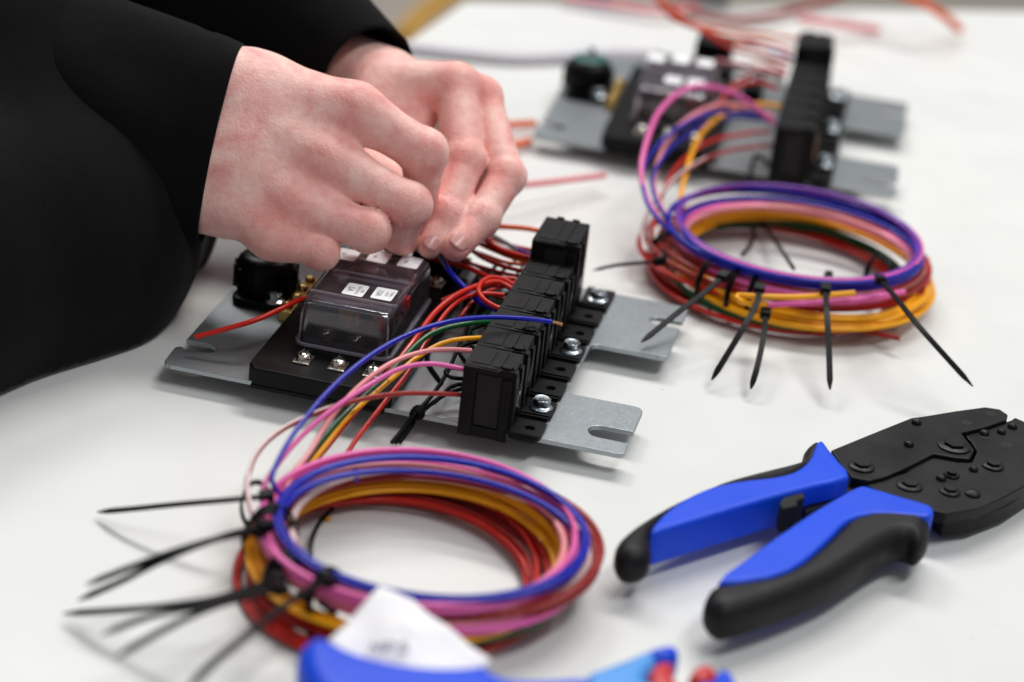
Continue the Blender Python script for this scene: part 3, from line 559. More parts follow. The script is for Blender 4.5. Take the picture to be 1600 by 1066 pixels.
for i in range(3): coil('red' if i % 2 == 0 else 'brick', H1, None, RD, 200+20*i, 2.0, 28+i, .22, dr=-.2+.13*i, dz=-.12*i)
for i in range(3): coil('red' if i != 2 else 'brick', H1, None, RI, 205+20*i, 2.0, 34+i, .2, dr=-.12*i+.12, dz=.13*i)
MX = ((415, 845), (908, 874), (620, 735), (700, 984), 1.35, 1.4)
for i, c_ in enumerate(('salmon', 'pink', 'redwhite', 'yellow', 'yellow')): coil(c_, H1, None, MX if i < 3 else YE, 195+16*i, 2.0, 90+i, .12, dr=.08-.09*i, dz=.12-.1*i)
# small print along the amber lead
yw = catmull(px([(650, 560, 2.9), (600, 602, 2.5), (545, 650, 2.1), (505, 700, 1.7)]), .05)
yo = [o for o in H1.children if o['label'].startswith('amber')][0]
for i, ch in enumerate('CCEL P'):
    if ch == ' ': continue
    k = 62-i*5; t_ = yw[k+1]-yw[k-1]; t_ = -t_/np.linalg.norm(t_); n_ = CAM-yw[k]; n_ -= t_*(n_@t_); n_ /= np.linalg.norm(n_); y_ = np.cross(n_, t_); o = text(ch, yo, (0, 0, 0), .17, 0, INK, 'lettering', .001)
    m_ = Matrix([[t_[a], y_[a], n_[a], yw[k][a]+n_[a]*.108] for a in range(3)]+[[0, 0, 0, 1]]); o.data.transform(m_)
# bare tip of the long blue wire
strand = MB()
for k in range(7):
    a = k/7*6.28; q0 = P(862, 503, 3.75)+np.array([0, .035*math.cos(a), .035*math.sin(a)]); q1 = P(879, 507.5, 3.7)+np.array([0, .06*math.cos(a), .05*math.sin(a)]); v, f_ = sweep(np.array([q0, (q0+q1)/2+[0, 0, .01], q1]), circ(.026, 5)); strand.add(v, f_)
strand.build('bare_strands', COPPER, H1)
b_ = catmull([P(556, 752, 1.6), P(557, 742, 1.75), P(556, 733, 1.9)], .05); tape = wire('blue', b_, H1, .09, name='wire_marker', lab='small blue marker sleeve clipped across the yellow wires')
# loop and short links
def link(col, pts, parent=H1, r=.1, **k): return wire(col, catmull(px(pts), .2), parent, r, **k)
link('red', [(806, 448, 3.0), (790, 438, 3.2), (768, 434, 3.35), (752, 442, 3.4), (748, 456, 3.4), (758, 470, 3.3), (775, 480, 3.2), (790, 484, 3.1)], r=.11)
link('brick', [(808, 440, 3.0), (795, 447, 3.0), (770, 446, 3.1), (735, 452, 3.0), (690, 470, 2.6)])
link('blue', [(780, 486, 3.0), (748, 470, 2.9), (722, 446, 3.0), (703, 425, 3.2), (691, 404, 3.2), (682, 390, 3.2), (672, 360, 3.4), (668, 320, 4.2), (669, 288, 5.0), (660, 262, 5.4)], r=.12)
link('orange', [(848, 362, 3.0), (820, 357, 2.9), (775, 354, 2.7), (735, 354, 2.3), (690, 352, 1.8)], r=.12)
link('grey', [(832, 402, 2.6), (805, 388, 2.6), (768, 367, 2.5), (742, 352, 2.3), (700, 340, 2.0)], r=.1)
link('purple', [(834, 400, 2.8), (822, 396, 2.8), (812, 391, 2.75)], r=.11)
link('orange', [(826, 409, 2.7), (800, 402, 2.7), (765, 388, 2.5), (730, 372, 2.2), (690, 360, 2.0)], r=.11)
link('red', [(828, 403, 2.9), (800, 396, 2.9), (778, 388, 2.8), (745, 368, 2.6), (700, 350, 2.2)], r=.11)
link('brick', [(816, 424, 2.8), (785, 416, 2.7), (755, 403, 2.5), (735, 390, 2.3), (700, 372, 2.0)], r=.1)
link('red', [(806, 436, 2.8), (765, 433, 2.8), (735, 420, 2.8), (710, 413, 2.6), (670, 404, 2.2)], r=.11)
for c_, pts in (('red', [(802, 446, 2.6), (770, 452, 2.5), (740, 470, 2.2), (715, 500, 1.9)]), ('orange', [(822, 414, 2.4), (790, 410, 2.3), (750, 396, 2.0), (712, 385, 1.8)]), ('brick', [(812, 432, 2.4), (775, 424, 2.3), (735, 412, 2.2), (700, 402, 2.2)]),
               ('black', [(800, 455, 2.0), (775, 470, 1.6), (760, 500, 1.4), (765, 530, 1.5)]), ('red', [(838, 392, 2.4), (800, 384, 2.3), (760, 372, 2.0), (720, 362, 1.8)]), ('white', [(836, 396, 2.2), (800, 392, 2.1), (765, 380, 2.0)]), ('brick', [(795, 470, 2.3), (770, 462, 2.4), (742, 458, 2.6), (715, 462, 2.5), (690, 474, 2.3)]),
               ('green', [(800, 462, 2.2), (772, 480, 1.8), (744, 505, 1.3), (735, 540, 1.1)]), ('black', [(690, 600, .95), (668, 560, 1.0), (690, 520, 1.1), (720, 500, 1.4), (748, 502, 1.8)])):
    link(c_, pts, r=.085)
link('green', [(842, 386, 2.6), (815, 400, 2.2), (790, 420, 1.8), (770, 432, 1.4)], r=.07)
link('green', [(812, 404, 2.2), (816, 418, 2.0), (808, 428, 1.8)], r=.07)
link('red', [(305, 527, 1.6), (350, 515, 2.0), (400, 500, 2.4), (440, 482, 2.6), (470, 468, 2.6), (500, 462, 2.2)], panel and H1, r=.11)
for pts in ([(612, 692, .6), (632, 668, .9), (650, 645, 1.3), (675, 618, 1.5), (700, 580, 1.6), (722, 530, 1.8), (742, 490, 1.9), (755, 440, 1.8), (780, 410, 1.8)],
            [(618, 692, .5), (640, 665, .8), (652, 645, 1.2), (680, 628, 1.6), (704, 605, 1.9), (724, 600, 2.0)],
            [(624, 692, .4), (643, 666, .8), (655, 648, 1.1), (690, 620, 1.4), (722, 607, 1.6)],
            [(724, 592, 2.0), (705, 590, 2.1), (696, 582, 2.1), (704, 575, 2.1), (730, 578, 1.9)],
            [(730, 570, 1.7), (720, 556, 2.0), (718, 544, 2.1), (730, 538, 2.1), (746, 534, 2.0)], [(742, 548, 1.6), (732, 530, 1.8), (735, 516, 2.0), (756, 508, 2.1)]):
    link('black', pts, r=.085)
kn = MB(); q = P(651, 647, 1.25)
for k in range(4):
    rx = .17+.02*k; pts = [q+np.array([rx*math.cos(a)+.03*k-.05, .1*math.sin(a*1)+.07*k-.1, rx*math.sin(a)]) for a in np.linspace(0, 6.28, 14)]; v, f_ = sweep(np.array(pts), circ(.055, 6)); kn.add(v, f_)
kn.build('tie_knot', W['black'], H1)
# cable ties: a band round the bundle, a lock head and a long tail
def tie(parent, c, bundle_dir, ra, rb, tail, tw=.24, th=.085, zc=None):
    c = np.array(c); bd = np.array(bundle_dir, float); bd /= np.linalg.norm(bd); s_ = np.cross(bd, (0, 0, 1)); s_ /= np.linalg.norm(s_)
    loop = [c+s_*ra*math.cos(a)+np.array([0, 0, 1])*rb*math.sin(a) for a in np.linspace(0, 2*math.pi, 26)]
    b = MB(); pr = [(-tw/2, -th/2), (tw/2, -th/2), (tw/2, th/2), (-tw/2, th/2)]; v, f_ = sweep(np.array(loop), pr, up=s_); b.add(v, f_)
    tp = catmull([np.array(P(*q)) for q in tail], .25); v, f_ = sweep(tp, pr, taper=lambda t_: 1 if t_ < .93 else max(.25, 1-(t_-.93)/.07*.8)); b.add(v, f_)
    o = b.build('cable_tie', W['black'], parent); h = tp[0]; d_ = tp[1]-tp[0]; d_ /= np.linalg.norm(d_); hb = MB(); v, f_ = sweep(np.array([h-d_*.28, h, h+d_*.22]), [(-.22, -.17), (.22, -.17), (.22, .17), (-.22, .17)]); hb.add(v, f_); hb.build('tie_head', ABS2, o, bevel=.03)
tie(H1, P(424, 838, 1.3), (.3, -1, 0), .85, 1.15, [(412, 822, 2.6), (360, 835, 2.8), (300, 856, 2.8), (240, 882, 2.4), (190, 908, 1.8), (122, 938, .6)])
tie(H1, P(420, 846, 1.3), (.3, -1, 0), .88, 1.12, [(404, 830, 2.3), (340, 842, 2.7), (270, 862, 2.7), (200, 888, 2.2), (134, 914, 1.4)])
tie(H1, P(446, 905, 1.2), (.6, -1, 0), .75, 1.0, [(432, 905, 2.1), (380, 922, 2.4), (320, 938, 2.3), (230, 950, 1.5), (98, 959, .3)])
tie(H1, P(452, 910, 1.2), (.6, -1, 0), .75, 1.0, [(428, 918, 2.2), (370, 930, 2.6), (300, 950, 2.8), (230, 965, 2.7), (158, 992, 2.5)])
tie(H1, P(458, 916, 1.2), (.6, -1, 0), .75, 1.0, [(436, 920, 2.4), (400, 930, 2.7), (330, 950, 3.0), (260, 982, 3.2), (180, 1028, 3.2)])
tie(H1, P(508, 932, 1.5), (1, -.7, 0), .75, 1.0, [(512, 908, 2.6), (480, 922, 2.9), (440, 950, 3.1), (390, 990, 3.3), (340, 1030, 3.4), (290, 1080, 3.4)])
tie(H1, P(400, 790, 1.2), (0, -1, 0), .5, .9, [(415, 776, 2.2), (350, 782, 2.0), (280, 788, 1.5), (200, 796, .8), (152, 800, .25)])
link('black', [(520, 795, .3), (500, 815, .35), (486, 850, .8), (488, 880, 1.6), (500, 900, 2.2)], r=.08)
link('black', [(495, 940, 1.5), (520, 960, 1.2), (560, 1000, .6)], r=.08)
#HARNESS2
H2 = empty('wire_harness', tuple(P(1230, 400, 0)))
tag(H2, 'farther ring of coloured wires with cable tie tails pointing at the crimping pliers', 'wire bundle', 'coiled wire bundles')
B2a = ((1066, 355), (1432, 396), (1225, 312), (1270, 440), 2.6, 2.5); B2b = ((1046, 345), (1440, 392), (1180, 294), (1280, 444), 2.5, 2.3); PU = ((1060, 352), (1436, 398), (1215, 302), (1275, 446), 2.3, 2.2)
PN = ((1060, 365), (1425, 400), (1230, 322), (1260, 462), 1.9, 1.9); DR = ((1040, 360), (1446, 402), (1230, 318), (1260, 456), 2.0, 2.0)
YO = ((1060, 395), (1452, 440), (1225, 332), (1280, 496), 1.3, 1.2); GN = ((1036, 385), (1408, 414), (1270, 352), (1240, 505), .7, .8); RE = ((1020, 400), (1400, 424), (1270, 362), (1210, 508), .35, .4); RO = ((1010, 380), (1452, 420), (1300, 330), (1330, 480), 1.5, 1.6)
coil('blue', H2, [(1208, 190, 2.6), (1175, 184, 2.8), (1135, 185, 3.0), (1090, 200, 3.2), (1045, 235, 3.2), (1020, 275, 3.1), (1022, 305, 3.0), (1035, 330, 2.9)], B2b, 185, 2.0, 50, .06)
coil('blue', H2, None, B2a, 150, 2.1, 51, .04)
coil('blue', H2, [(1205, 186, 2.9), (1160, 176, 3.4), (1100, 180, 3.8), (1040, 215, 3.8), (1006, 262, 3.6), (1008, 310, 3.2), (1030, 345, 2.8)], B2b, 195, 1.0, 54, .06, dz=-.15)
coil('purple', H2, None, PU, 20, 2.1, 55, .08, dz=.35); coil('pink', H2, None, PU, 70, 1.1, 155, .06, dz=.3, dr=.1); coil('redwhite', H2, None, PU, 200, 2.0, 56, .1, dz=-.2, dr=-.05)
coil('pink', H2, [(1210, 194, 2.8), (1180, 168, 3.6), (1150, 148, 4.3), (1110, 136, 4.7), (1070, 140, 4.8), (1030, 175, 4.6), (1008, 230, 4.2), (1002, 275, 3.6), (1015, 320, 2.9), (1035, 350, 2.4)], PN, 185, 2.1, 57, .06, r=.13)
for i in range(3): coil('pink', H2, None, PN, 40+60*i, 1.9, 58+i, .12, dz=-.13*i, dr=.1*i-.1)
coil('salmon', H2, [(1208, 184, 2.8), (1170, 168, 3.3), (1120, 165, 3.6), (1070, 190, 3.6), (1035, 235, 3.3), (1022, 290, 2.8), (1040, 335, 2.3)], PN, 180, 1.2, 62, .08, r=.12, dr=-.2)
for i in range(4): coil(['brick', 'redwhite', 'brick', 'red'][i], H2, None, DR if i < 3 else RO, 50*i, 1.9, 63+i, .14, dz=-.12*i, dr=.08*i-.2)
coil('redwhite', H2, [(1206, 228, 2.2), (1160, 232, 2.5), (1110, 245, 2.6), (1060, 275, 2.6), (1020, 320, 2.3), (1004, 360, 1.9), (1008, 395, 1.6)], RO, 200, 1.4, 68, .1)
coil('red', H2, [(1204, 205, 2.4), (1160, 210, 2.6), (1100, 225, 2.6), (1050, 270, 2.4), (1030, 320, 2.0), (1018, 365, 1.6)], RE, 185, 1.2, 69, .1)
coil('yellow', H2, [(1215, 166, 3.0), (1180, 164, 3.2), (1130, 180, 3.2), (1095, 210, 3.0), (1076, 255, 2.6), (1064, 305, 2.2), (1060, 350, 1.8)], YO, 180, 2.15, 70, .06, r=.125)
for i in range(4): coil('yellow', H2, None, YO, 45*i, 1.95, 71+i, .19, dz=-.12*i, dr=.13*i-.2, r=.115)
coil('green', H2, None, GN, 0, 2.0, 76, .08, r=.115); coil('green', H2, None, GN, 90, 2.0, 77, .1, dz=-.15, dr=.12, r=.115); coil('green', H2, None, GN, 200, 1.6, 78, .1, dz=-.25, dr=-.12)
for i in range(5): coil('red' if i % 2 == 0 else 'brick', H2, None, RE, 70*i, 1.95, 79+i, .2, dz=-.05+.1*(i % 3), dr=.13*i-.25)
link('yellow', [(1185, 478, 1.9), (1156, 470, 2.2), (1152, 462, 2.3), (1180, 463, 2.4), (1250, 464, 2.4), (1335, 458, 2.4)], H2, r=.12, lab='loose amber wire end')
link('pink', [(1200, 476, 1.5), (1270, 474, 1.8), (1340, 468, 2.0), (1413, 456, 2.1)], H2, r=.12, lab='loose pink wire end')
link('brick', [(1290, 505, .4), (1340, 515, .5), (1406, 529, .7)], H2, r=.12, lab='loose dark red wire end')
link('red', [(1440, 470, 1.2), (1450, 440, 1.5), (1449, 405, 1.8)], H2, r=.11)
link('yellow', [(1340, 505, .9), (1390, 500, 1.1), (1440, 472, 1.3), (1450, 450, 1.4)], H2, r=.12)
for col, pts in (('yellow', [(1222, 168, 3), (1195, 163, 3.1), (1165, 165, 3.0)]), ('red', [(1215, 140, 3.2), (1180, 128, 3.4), (1145, 140, 3.2), (1120, 165, 2.6)]), ('brick', [(1225, 120, 3.2), (1190, 112, 3.3), (1155, 125, 3.0), (1130, 150, 2.4)]),
                 ('salmon', [(1228, 116, 3.2), (1190, 105, 3.2), (1150, 100, 3.0), (1120, 95, 2.6)]), ('white', [(1225, 128, 3.0), (1180, 110, 3.0), (1130, 100, 2.6)]), ('purple', [(1240, 92, 3.4), (1200, 78, 3.4), (1150, 62, 3.0), (1110, 60, 2.6)]),
                 ('orange', [(1250, 62, 3.4), (1200, 55, 3.4), (1140, 48, 3.6), (1090, 40, 4.0), (1050, 25, 4.8), (1030, 4, 5.6), (1020, -20, 6)]), ('orange', [(1240, 80, 3.4), (1190, 64, 3.6), (1140, 60, 4.2), (1090, 42, 4.6), (1060, 22, 5.2), (1036, 0, 5.8), (1030, -25, 6)]),
                 ('red', [(1235, 98, 3.2), (1185, 88, 3.6), (1140, 75, 4.0), (1090, 45, 4.6), (1050, 28, 5.0), (1020, -5, 5.2)]), ('red', [(1230, 110, 3.0), (1190, 92, 3.3), (1150, 78, 3.2), (1110, 66, 2.8)]), ('orange', [(1235, 88, 3.2), (1190, 76, 3.4), (1160, 70, 3.2), (1120, 60, 2.8)]), ('black', [(1205, 260, 1.6), (1180, 245, 1.6), (1170, 300, .5)]), ('grey', [(1220, 135, 2.6), (1180, 120, 2.6), (1120, 104, 2.4)])):
    link(col, pts, H2, r=.11)
tie(H2, P(1045, 395, 1.2), (.4, -1, 0), .9, 1.0, [(1030, 408, 1.9), (1000, 411, 1.6), (960, 415, 1.2), (926, 423, .9)])
tie(H2, P(1112, 440, 1.3), (1, -.9, 0), .95, 1.1, [(1130, 432, 2.6), (1100, 458, 2.3), (1060, 488, 1.9), (1002, 535, 1.2)])
tie(H2, P(1180, 462, 1.3), (1, -.4, 0), .95, 1.1, [(1187, 452, 2.6), (1182, 475, 2.4), (1160, 515, 1.9), (1112, 594, .5)])
tie(H2, P(1150, 456, 1.3), (1, -.5, 0), .95, 1.1, [(1196, 490, 1.8), (1194, 520, 1.6), (1184, 570, 1.1), (1173, 608, .5)])
tie(H2, P(1290, 465, 1.3), (1, 0, 0), 1.0, 1.15, [(1290, 452, 2.7), (1292, 490, 2.4), (1295, 540, 1.7), (1297, 609, .7)])
tie(H2, P(1375, 440, 1.5), (1, .6, 0), 1.0, 1.1, [(1376, 438, 2.9), (1402, 468, 3.2), (1440, 515, 2.9), (1520, 604, 1.4)])
link('black', [(1170, 348, .3), (1178, 365, .4), (1172, 385, .9), (1160, 398, 1.6)], H2, r=.09); link('black', [(1185, 340, .5), (1210, 375, .9), (1240, 420, 1.8)], H2, r=.09)
# loose pieces
def loose(col, pts, label, cat='wire', r=.11, group=None):
    o = wire(col, catmull(px(pts), .2), None, r, name='loose_wire', lab='x'); tag(o, label, cat, group); return o
loose('salmon', [(700, 300, 1.5), (780, 291, 1.5), (830, 288, 1.3), (890, 281, 1.0), (945, 274, .8)], 'straight pale red wire end lying on the table right of the hands', r=.16)
loose('orange', [(740, 205, .6), (790, 196, .5), (836, 193, .4)], 'orange wire end touching the far panel corner, upper of two', r=.2)
loose('orange', [(740, 235, .6), (795, 228, .5), (828, 221, .3)], 'orange wire end below the far panel corner, lower of two', r=.2)
loose('orange', [(1330, -60, 3), (1390, -18, 3), (1440, 4, 2.6), (1475, 25, 1.6), (1500, 47, .6)], 'thick orange wire end curving down at the top right of the table', r=.26)
loose('salmon', [(1250, 30, 1.4), (1300, 37, 1.0), (1372, 47, .5)], 'dull pinkish wire end on the table behind the tall relay socket', r=.24)
loose('brick', [(1050, 5, .6), (1120, 30, .5), (1200, 25, .5), (1280, 5, .5), (1330, -15, .5)], 'dark reddish cable looping on the table at the very back', r=.22)
loose('salmon', [(880, -5, .6), (960, 8, .6), (1030, 18, .6), (1090, 12, .6)], 'pale reddish cable lying beside the blue bin at the back', r=.22)
o = tube('pale_tube', catmull(px([(560, 66, .3), (650, 76, .35), (720, 84, .35), (800, 91, .35), (880, 89, .35), (960, 84, .35), (1030, 86, .35)]), .5), .38, mat('grey_white', (214, 209, 216), .5), None, 12); tag(o, 'thick greyish white tube running across the table behind the hands', 'cable')  # soft greyish band across the table, drawn as a round tube
sp = MB(); q = P(513, 810, .1); sp.box(q[0]-.1, q[0]+.1, q[1]-.1, q[1]+.1, .005, .17, .03, .03); tag(sp.build('wire_scrap', W['yellow'], None, bevel=.04), 'tiny yellow snippet of insulation on the table inside the nearer ring', 'scrap')
# background boxes
def bin_(name, x0, x1, ya, z1, m, label, rz=.3, dpt=10):
    a = P(x0, ya, 0); b2 = P(x1, ya, 0); w_ = (b2[0]-a[0]); b = MB(); b.box(0, w_, 0, dpt, .0, z1, -.4, -.4); b.box(-.7, w_+.7, -.7, dpt+.7, z1-.8, z1, 0, 0); o = b.build(name, m, None, bevel=.3); o.location = (a[0], a[1], 0); o.rotation_euler = (0, 0, rz); tag(o, label, 'bin'); return o
bin_('plastic_bin', 898, 955, -4, 4, BINB, 'blue plastic bin cut off by the top edge, at the back of the table', .1, 8)
bin_('plastic_bin', 1068, 1140, 8, 5, BING, 'grey plastic bin behind the far panel at the back of the table', .1, 9)
hs = empty('hose', (0, 0, 0)); hs = tube('hose', catmull(px([(625, 62, -30), (660, 26, -30), (692, 2, -30), (730, -30, -30)]), 1), 1.0, YEL, n=12); tag(hs, 'blurred dull yellow hose beyond the left table edge, above the far hand', 'hose')
#TOOLS
def outline(pts, z, sx, ox, oy): return [tuple(P(a/sx+ox, b/sx+oy, z)[:2]) for a, b in pts]
def smooth_poly(p, step=.25):
    q = np.array([(a, b, 0) for a, b in p]+[(p[0][0], p[0][1], 0)]); q = np.vstack([q[-2], q, q[1]]); out = []
    c_ = catmull(q, step); n1 = len(catmull(q[:2], step)); return c_
S7 = (2.338, 940, 610)
def poly_sd(x, y, q):
    d = np.full(x.shape, 1e9); ins = np.zeros(x.shape, bool)
    for i in range(len(q)):
        ax_, ay_ = q[i-1]; bx_, by_ = q[i]; ex_, ey_ = bx_-ax_, by_-ay_; t_ = np.clip(((x-ax_)*ex_+(y-ay_)*ey_)/(ex_*ex_+ey_*ey_+1e-9), 0, 1)
        d = np.minimum(d, np.hypot(x-ax_-t_*ex_, y-ay_-t_*ey_)); c_ = (ay_ > y) != (by_ > y)
        ins ^= c_ & (x < (bx_-ax_)*(y-ay_)/(by_-ay_+1e-12)+ax_)
    return np.where(ins, -d, d)
def round_px(name, pts, zt, z0, r, m, par, S=S7, out=0., vox=.09, sm=3):
    q = outline(pts, zt-r*.3, *S); a = np.array(q); n = len(a); cc_ = []
    for i in range(n):
        p0, p1, p2, p3 = a[i-1], a[i], a[(i+1) % n], a[(i+2) % n]
        for t_ in np.linspace(0, 1, sm, endpoint=False): cc_.append(.5*((2*p1)+(p2-p0)*t_+(2*p0-5*p1+4*p2-p3)*t_*t_+(3*p1-p0-3*p2+p3)*t_**3))
    zc = (zt+z0)/2; h = (zt-z0)/2
    def fn(p):
        d2 = poly_sd(p[..., 0], p[..., 1], cc_)-out; u = d2+r; v = np.abs(p[..., 2]-zc)-h+r
        return np.minimum(np.maximum(u, v), 0)+np.hypot(np.maximum(u, 0), np.maximum(v, 0))-r
    cc_ = np.array(cc_); lo = [cc_[:, 0].min()-.5, cc_[:, 1].min()-.5, z0-.3]; hi = [cc_[:, 0].max()+.5, cc_[:, 1].max()+.5, zt+.3]; V, Fq = surface(fn, lo, hi, vox)
    return np_mesh(name, V, Fq, m, par)
cr = empty('crimping_pliers', tuple(P(1300, 780, 0))); tag(cr, 'blue and black handled crimping pliers with black steel jaws lying open on the table', 'pliers')
def prism_px(name, pts, zt, z0, m, par, bev=.1, seg=3, S=S7, smooth=0):
    q = outline(pts, zt, *S)
    if smooth:
        a = np.array([(x, y, 0.) for x, y in q]); n = len(a); out = []
        for i in range(n):
            p0, p1, p2, p3 = a[i-1], a[i], a[(i+1) % n], a[(i+2) % n]
            for t_ in np.linspace(0, 1, smooth, endpoint=False): out.append(.5*((2*p1)+(p2-p0)*t_+(2*p0-5*p1+4*p2-p3)*t_*t_+(3*p1-p0-3*p2+p3)*t_**3))
        q = [(x, y) for x, y, _ in out]
    b = MB(); b.prism(q, z0, zt); return b.build(name, m, par, bevel=bev, seg=seg)
# upper handle: blue insert and black outer grip
g1 = round_px('blue_grip', [(178, 520), (225, 455), (300, 400), (380, 362), (450, 342), (540, 328), (630, 318), (700, 300), (745, 270), (770, 235), (785, 192), (808, 186), (830, 215), (868, 262), (905, 318), (780, 350), (600, 398), (400, 458), (260, 500)], 1.95, .55, .14, BLUEG, cr, sm=2)
k1 = round_px('black_grip', [(176, 522), (225, 460), (300, 405), (380, 368), (450, 350), (540, 338), (630, 326), (700, 310), (750, 285), (790, 240), (800, 200), (782, 186), (752, 210), (742, 248), (700, 268), (560, 303), (430, 340), (280, 405), (150, 480), (85, 530), (62, 565), (75, 598), (120, 610), (172, 595)], 1.9, .5, .6, RUB, cr, out=.1)
nt_ = prism_px('latch_notch', [(650, 412), (665, 392), (735, 372), (742, 392), (712, 402), (716, 420), (662, 432)], 1.97, 1.0, HOLE, cr, .03)
# lower handle
g2 = round_px('blue_grip', [(425, 702), (520, 622), (640, 535), (780, 440), (880, 382), (945, 350), (1000, 362), (1100, 392), (1190, 418), (1212, 436), (1205, 462), (1150, 462), (1000, 452), (900, 478), (850, 525), (740, 625), (620, 682)], 2.05, .7, .14, BLUEG, cr, sm=2)
k2 = round_px('black_grip', [(425, 708), (620, 674), (740, 612), (850, 514), (900, 464), (1000, 438), (1100, 434), (1190, 450), (1206, 480), (1196, 530), (1160, 552), (1110, 530), (1040, 560), (960, 612), (850, 680), (650, 762), (480, 812), (410, 800), (378, 765), (392, 722)], 2.03, .5, .66, RUB, cr)
en = MB(); q = P(1127, 970, .9); en.lathe((q[0], q[1]), [(.22, .55), (.24, .8), (.2, .9)], 16); en.build('grip_plug', BLUEG, cr)
# spring arm and pivot between the handles
prism_px('toggle_link', [(735, 425), (800, 395), (900, 355), (960, 335), (1060, 330), (1050, 365), (950, 372), (840, 412), (745, 445)], 1.2, .7, TOOL, cr, .05)
up1 = prism_px('upper_plate', [(838, 218), (1000, 152), (1130, 100), (1170, 95), (1290, 75), (1400, 60), (1455, 68), (1485, 88), (1480, 108), (1400, 135), (1315, 155), (1338, 185), (1362, 215), (1345, 250), (1290, 245), (1215, 232), (1120, 280), (1040, 315), (980, 330), (915, 318), (870, 262)], 1.6, 1.0, TOOL, cr, .06)
up2 = prism_px('under_plate', [(860, 245), (1000, 180), (1150, 130), (1290, 100), (1400, 85), (1470, 100), (1400, 140), (1330, 165), (1360, 215), (1340, 250), (1210, 240), (1050, 320), (940, 330)], .95, .3, TOOL, cr, .06)
lp1 = prism_px('lower_plate', [(1325, 162), (1400, 143), (1495, 108), (1510, 98), (1560, 120), (1620, 170), (1650, 220), (1640, 280), (1580, 330), (1480, 385), (1380, 430), (1260, 450), (1215, 440), (1130, 412), (1020, 370), (950, 335), (1040, 322), (1110, 300), (1150, 262), (1215, 245), (1300, 262), (1352, 262), (1372, 222), (1350, 188)], 1.45, 1.0, TOOL, cr, .06)
lp2 = prism_px('under_plate', [(1250, 480), (1350, 470), (1480, 420), (1600, 340), (1665, 260), (1640, 200), (1560, 160), (1400, 200), (1200, 300), (1150, 380), (1200, 440)], .9, .25, TOOL, cr, .08)
prism_px('jaw_die', [(1300, 162), (1480, 112), (1500, 125), (1520, 150), (1340, 205)], 1.25, .5, TOOL, cr, .04)
def rivet(x, y, z, r, m=TOOL, hex_=False):
    q = P(x/S7[0]+S7[1], y/S7[0]+S7[2], z); b = MB()
    if hex_: b.lathe((q[0], q[1]), [(r*1.15, z), (r*1.15, z+.06), (r, z+.1)], 24); b.cyl((q[0], q[1]), r*.75, z+.1, z+.2, 6, ph=.2)
    else: b.lathe((q[0], q[1]), [(r, z), (r*.95, z+.08), (r*.6, z+.15), (r*.2, z+.17)], 20)
    b.build('rivet', m, cr, sharp=40)
for x, y, r_, hx in ((1150, 120, .2, 0), (1122, 200, .2, 0), (950, 280, .42, 1), (1288, 205, .55, 1)): rivet(x, y, 1.6, r_, hex_=hx)
for x, y, r_, hx in ((1125, 350, .42, 1), (1278, 312, .26, 1), (1272, 372, .34, 1), (1430, 278, .36, 1), (1358, 292, .18, 0), (1240, 325, .2, 0), (1500, 135, .2, 0), (1355, 380, .3, 0), (1398, 160, .2, 0), (1460, 155, .18, 0)): rivet(x, y, 1.45, r_, hex_=hx)
for x, y, r_ in ((1333, 118, .22), (1420, 86, .22)):
    q = P(x/S7[0]+S7[1], y/S7[0]+S7[2], 1.6); b = MB(); b.cyl((q[0], q[1]), r_, 1.598, 1.606, 16); b.build('plate_hole', HOLE, cr)
for x, y, r_ in ((1480, 200, .24), (1400, 170, .18), (1460, 155, .18)):
    q = P(x/S7[0]+S7[1], y/S7[0]+S7[2], 1.45); b = MB(); b.cyl((q[0], q[1]), r_, 1.448, 1.456, 16); b.build('plate_hole', HOLE, cr)
# wire stripper along the bottom edge
ws = empty('wire_stripper', tuple(P(800, 1050, 0))); tag(ws, 'blurred wire stripper with blue grip and red jaws at the bottom edge', 'wire stripper')
SB = (2.105, 420, 850)
round_px('blue_grip', [(100, 400), (95, 350), (118, 315), (160, 300), (205, 312), (270, 345), (350, 372), (450, 392), (560, 402), (660, 398), (710, 392), (745, 420), (800, 440), (900, 442), (1040, 436), (1080, 470), (1040, 520), (800, 560), (400, 560), (180, 510), (120, 450)], 3.4, 1.6, .7, BLUEG, ws, SB)
round_px('tool_head', [(1040, 436), (1100, 405), (1180, 375), (1250, 345), (1310, 335), (1340, 345), (1335, 375), (1290, 385), (1250, 420), (1240, 450), (1300, 480), (1250, 560), (1080, 540)], 2.6, 1.4, .4, LBLUE, ws, SB)
round_px('head_tip', [(1240, 352), (1300, 332), (1345, 338), (1350, 360), (1320, 378), (1270, 380)], 2.7, 1.5, .4, BLUEG, ws, SB)
round_px('red_jaw', [(1265, 395), (1310, 385), (1335, 400), (1325, 425), (1345, 450), (1330, 490), (1260, 480), (1250, 430)], 2.5, 1.3, .35, REDP, ws, SB)
round_px('red_jaw', [(1390, 415), (1420, 395), (1460, 402), (1475, 420), (1460, 445), (1420, 455), (1385, 440)], 2.6, 1.3, .35, REDP, ws, SB)
round_px('blue_jaw', [(1470, 420), (1500, 405), (1530, 430), (1540, 470), (1510, 520), (1400, 520), (1400, 460), (1450, 450)], 2.5, 1.2, .4, BLUEG, ws, SB)
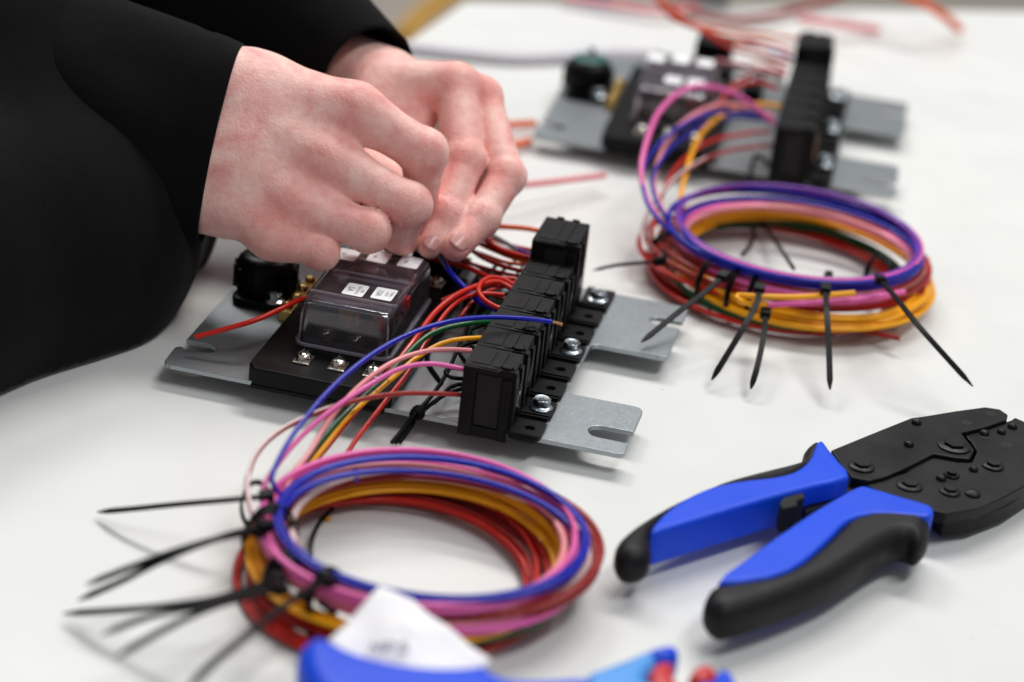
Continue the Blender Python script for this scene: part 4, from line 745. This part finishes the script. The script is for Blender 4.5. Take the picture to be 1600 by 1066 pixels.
# paper tag
q = [P(592, 920, 3.0), P(645, 936, 2.95), P(700, 980, 2.75), P(768, 1036, 2.5), P(700, 1090, 2.2), P(560, 1070, 2.2), P(512, 1004, 2.5), P(552, 960, 2.8)]
cc = sum(q)/len(q)+np.array([0, 0, .1]); NR = 7; v = [cc]; fs = []; bd_ = []
for i in range(8):
    for t_ in (0, .25, .5, .75): bd_.append(q[i]*(1-t_)+q[(i+1) % 8]*t_)
for k in range(1, NR+1):
    for i, b_ in enumerate(bd_): g = cc+(b_-cc)*k/NR; v.append(g+np.array([0, 0, .05*math.sin(g[0]*2.3+g[1]*1.1)+.04*math.sin(g[0]*1.2-g[1]*3.1)+.03*abs(math.sin(g[0]*3+1))]))
NB = len(bd_)
fs += [(0, 1+i, 1+(i+1) % NB) for i in range(NB)]+[(1+(k-1)*NB+i, 1+k*NB+i, 1+k*NB+(i+1) % NB, 1+(k-1)*NB+(i+1) % NB) for k in range(1, NR) for i in range(NB)]
pg = mesh_obj('paper_tag', v, fs, PAPER, None, sharp=80); s = pg.modifiers.new('thick', 'SOLIDIFY'); s.thickness = .0004
tag(pg, 'crumpled white paper tag with faint handwriting lying on the nearer ring by the blue grip', 'paper tag')
hw = MB(); 
for x0, st in ((578, [(0, 14), (4, -6), (8, 10), (13, -8), (17, 12)]), (602, [(0, 14), (2, -8), (10, -8), (12, 0), (2, 3)]), (622, [(12, -8), (4, -8), (3, 0), (11, 4), (9, 12), (0, 12)])):
    pts = [P(x0+a*1.2, 1012+b*.7, 0) for a, b in st]
    pth = catmull([np.array([p_[0], p_[1], 0]) for p_ in pts], .05); 
    for i in range(len(pth)):
        pass
    hw_p = []
    for a, b in st: hw_p.append(P(x0+a*1.3, 1010+b*.7, 2.83))
    v_, f_ = sweep(catmull(hw_p, .08), circ(.03, 5)); hw.add(v_, f_)
hw.build('handwriting', mat('grey_ink', (80, 80, 105), .7), pg)
# ------------------------------------------------------------------ to metres
for root in (H1, H2, cr, ws):     # children were laid out in world coordinates: bring them into their root's frame
    L_ = root.location.copy()
    def shift(o, d):
        for ch in o.children:
            ch.data.transform(Matrix.Translation(-d))
            shift(ch, d)
    shift(root, L_)
done = set()
for o in sc.objects:
    if o.type == 'MESH' and o.data.name not in done:
        done.add(o.data.name); o.data.transform(Matrix.Scale(.01, 4))
for o in sc.objects:
    if o.type in ('MESH', 'EMPTY'): o.location = o.location*.01
print('verts', sum(len(o.data.vertices) for o in sc.objects if o.type == 'MESH'), 'objects', len(sc.objects))
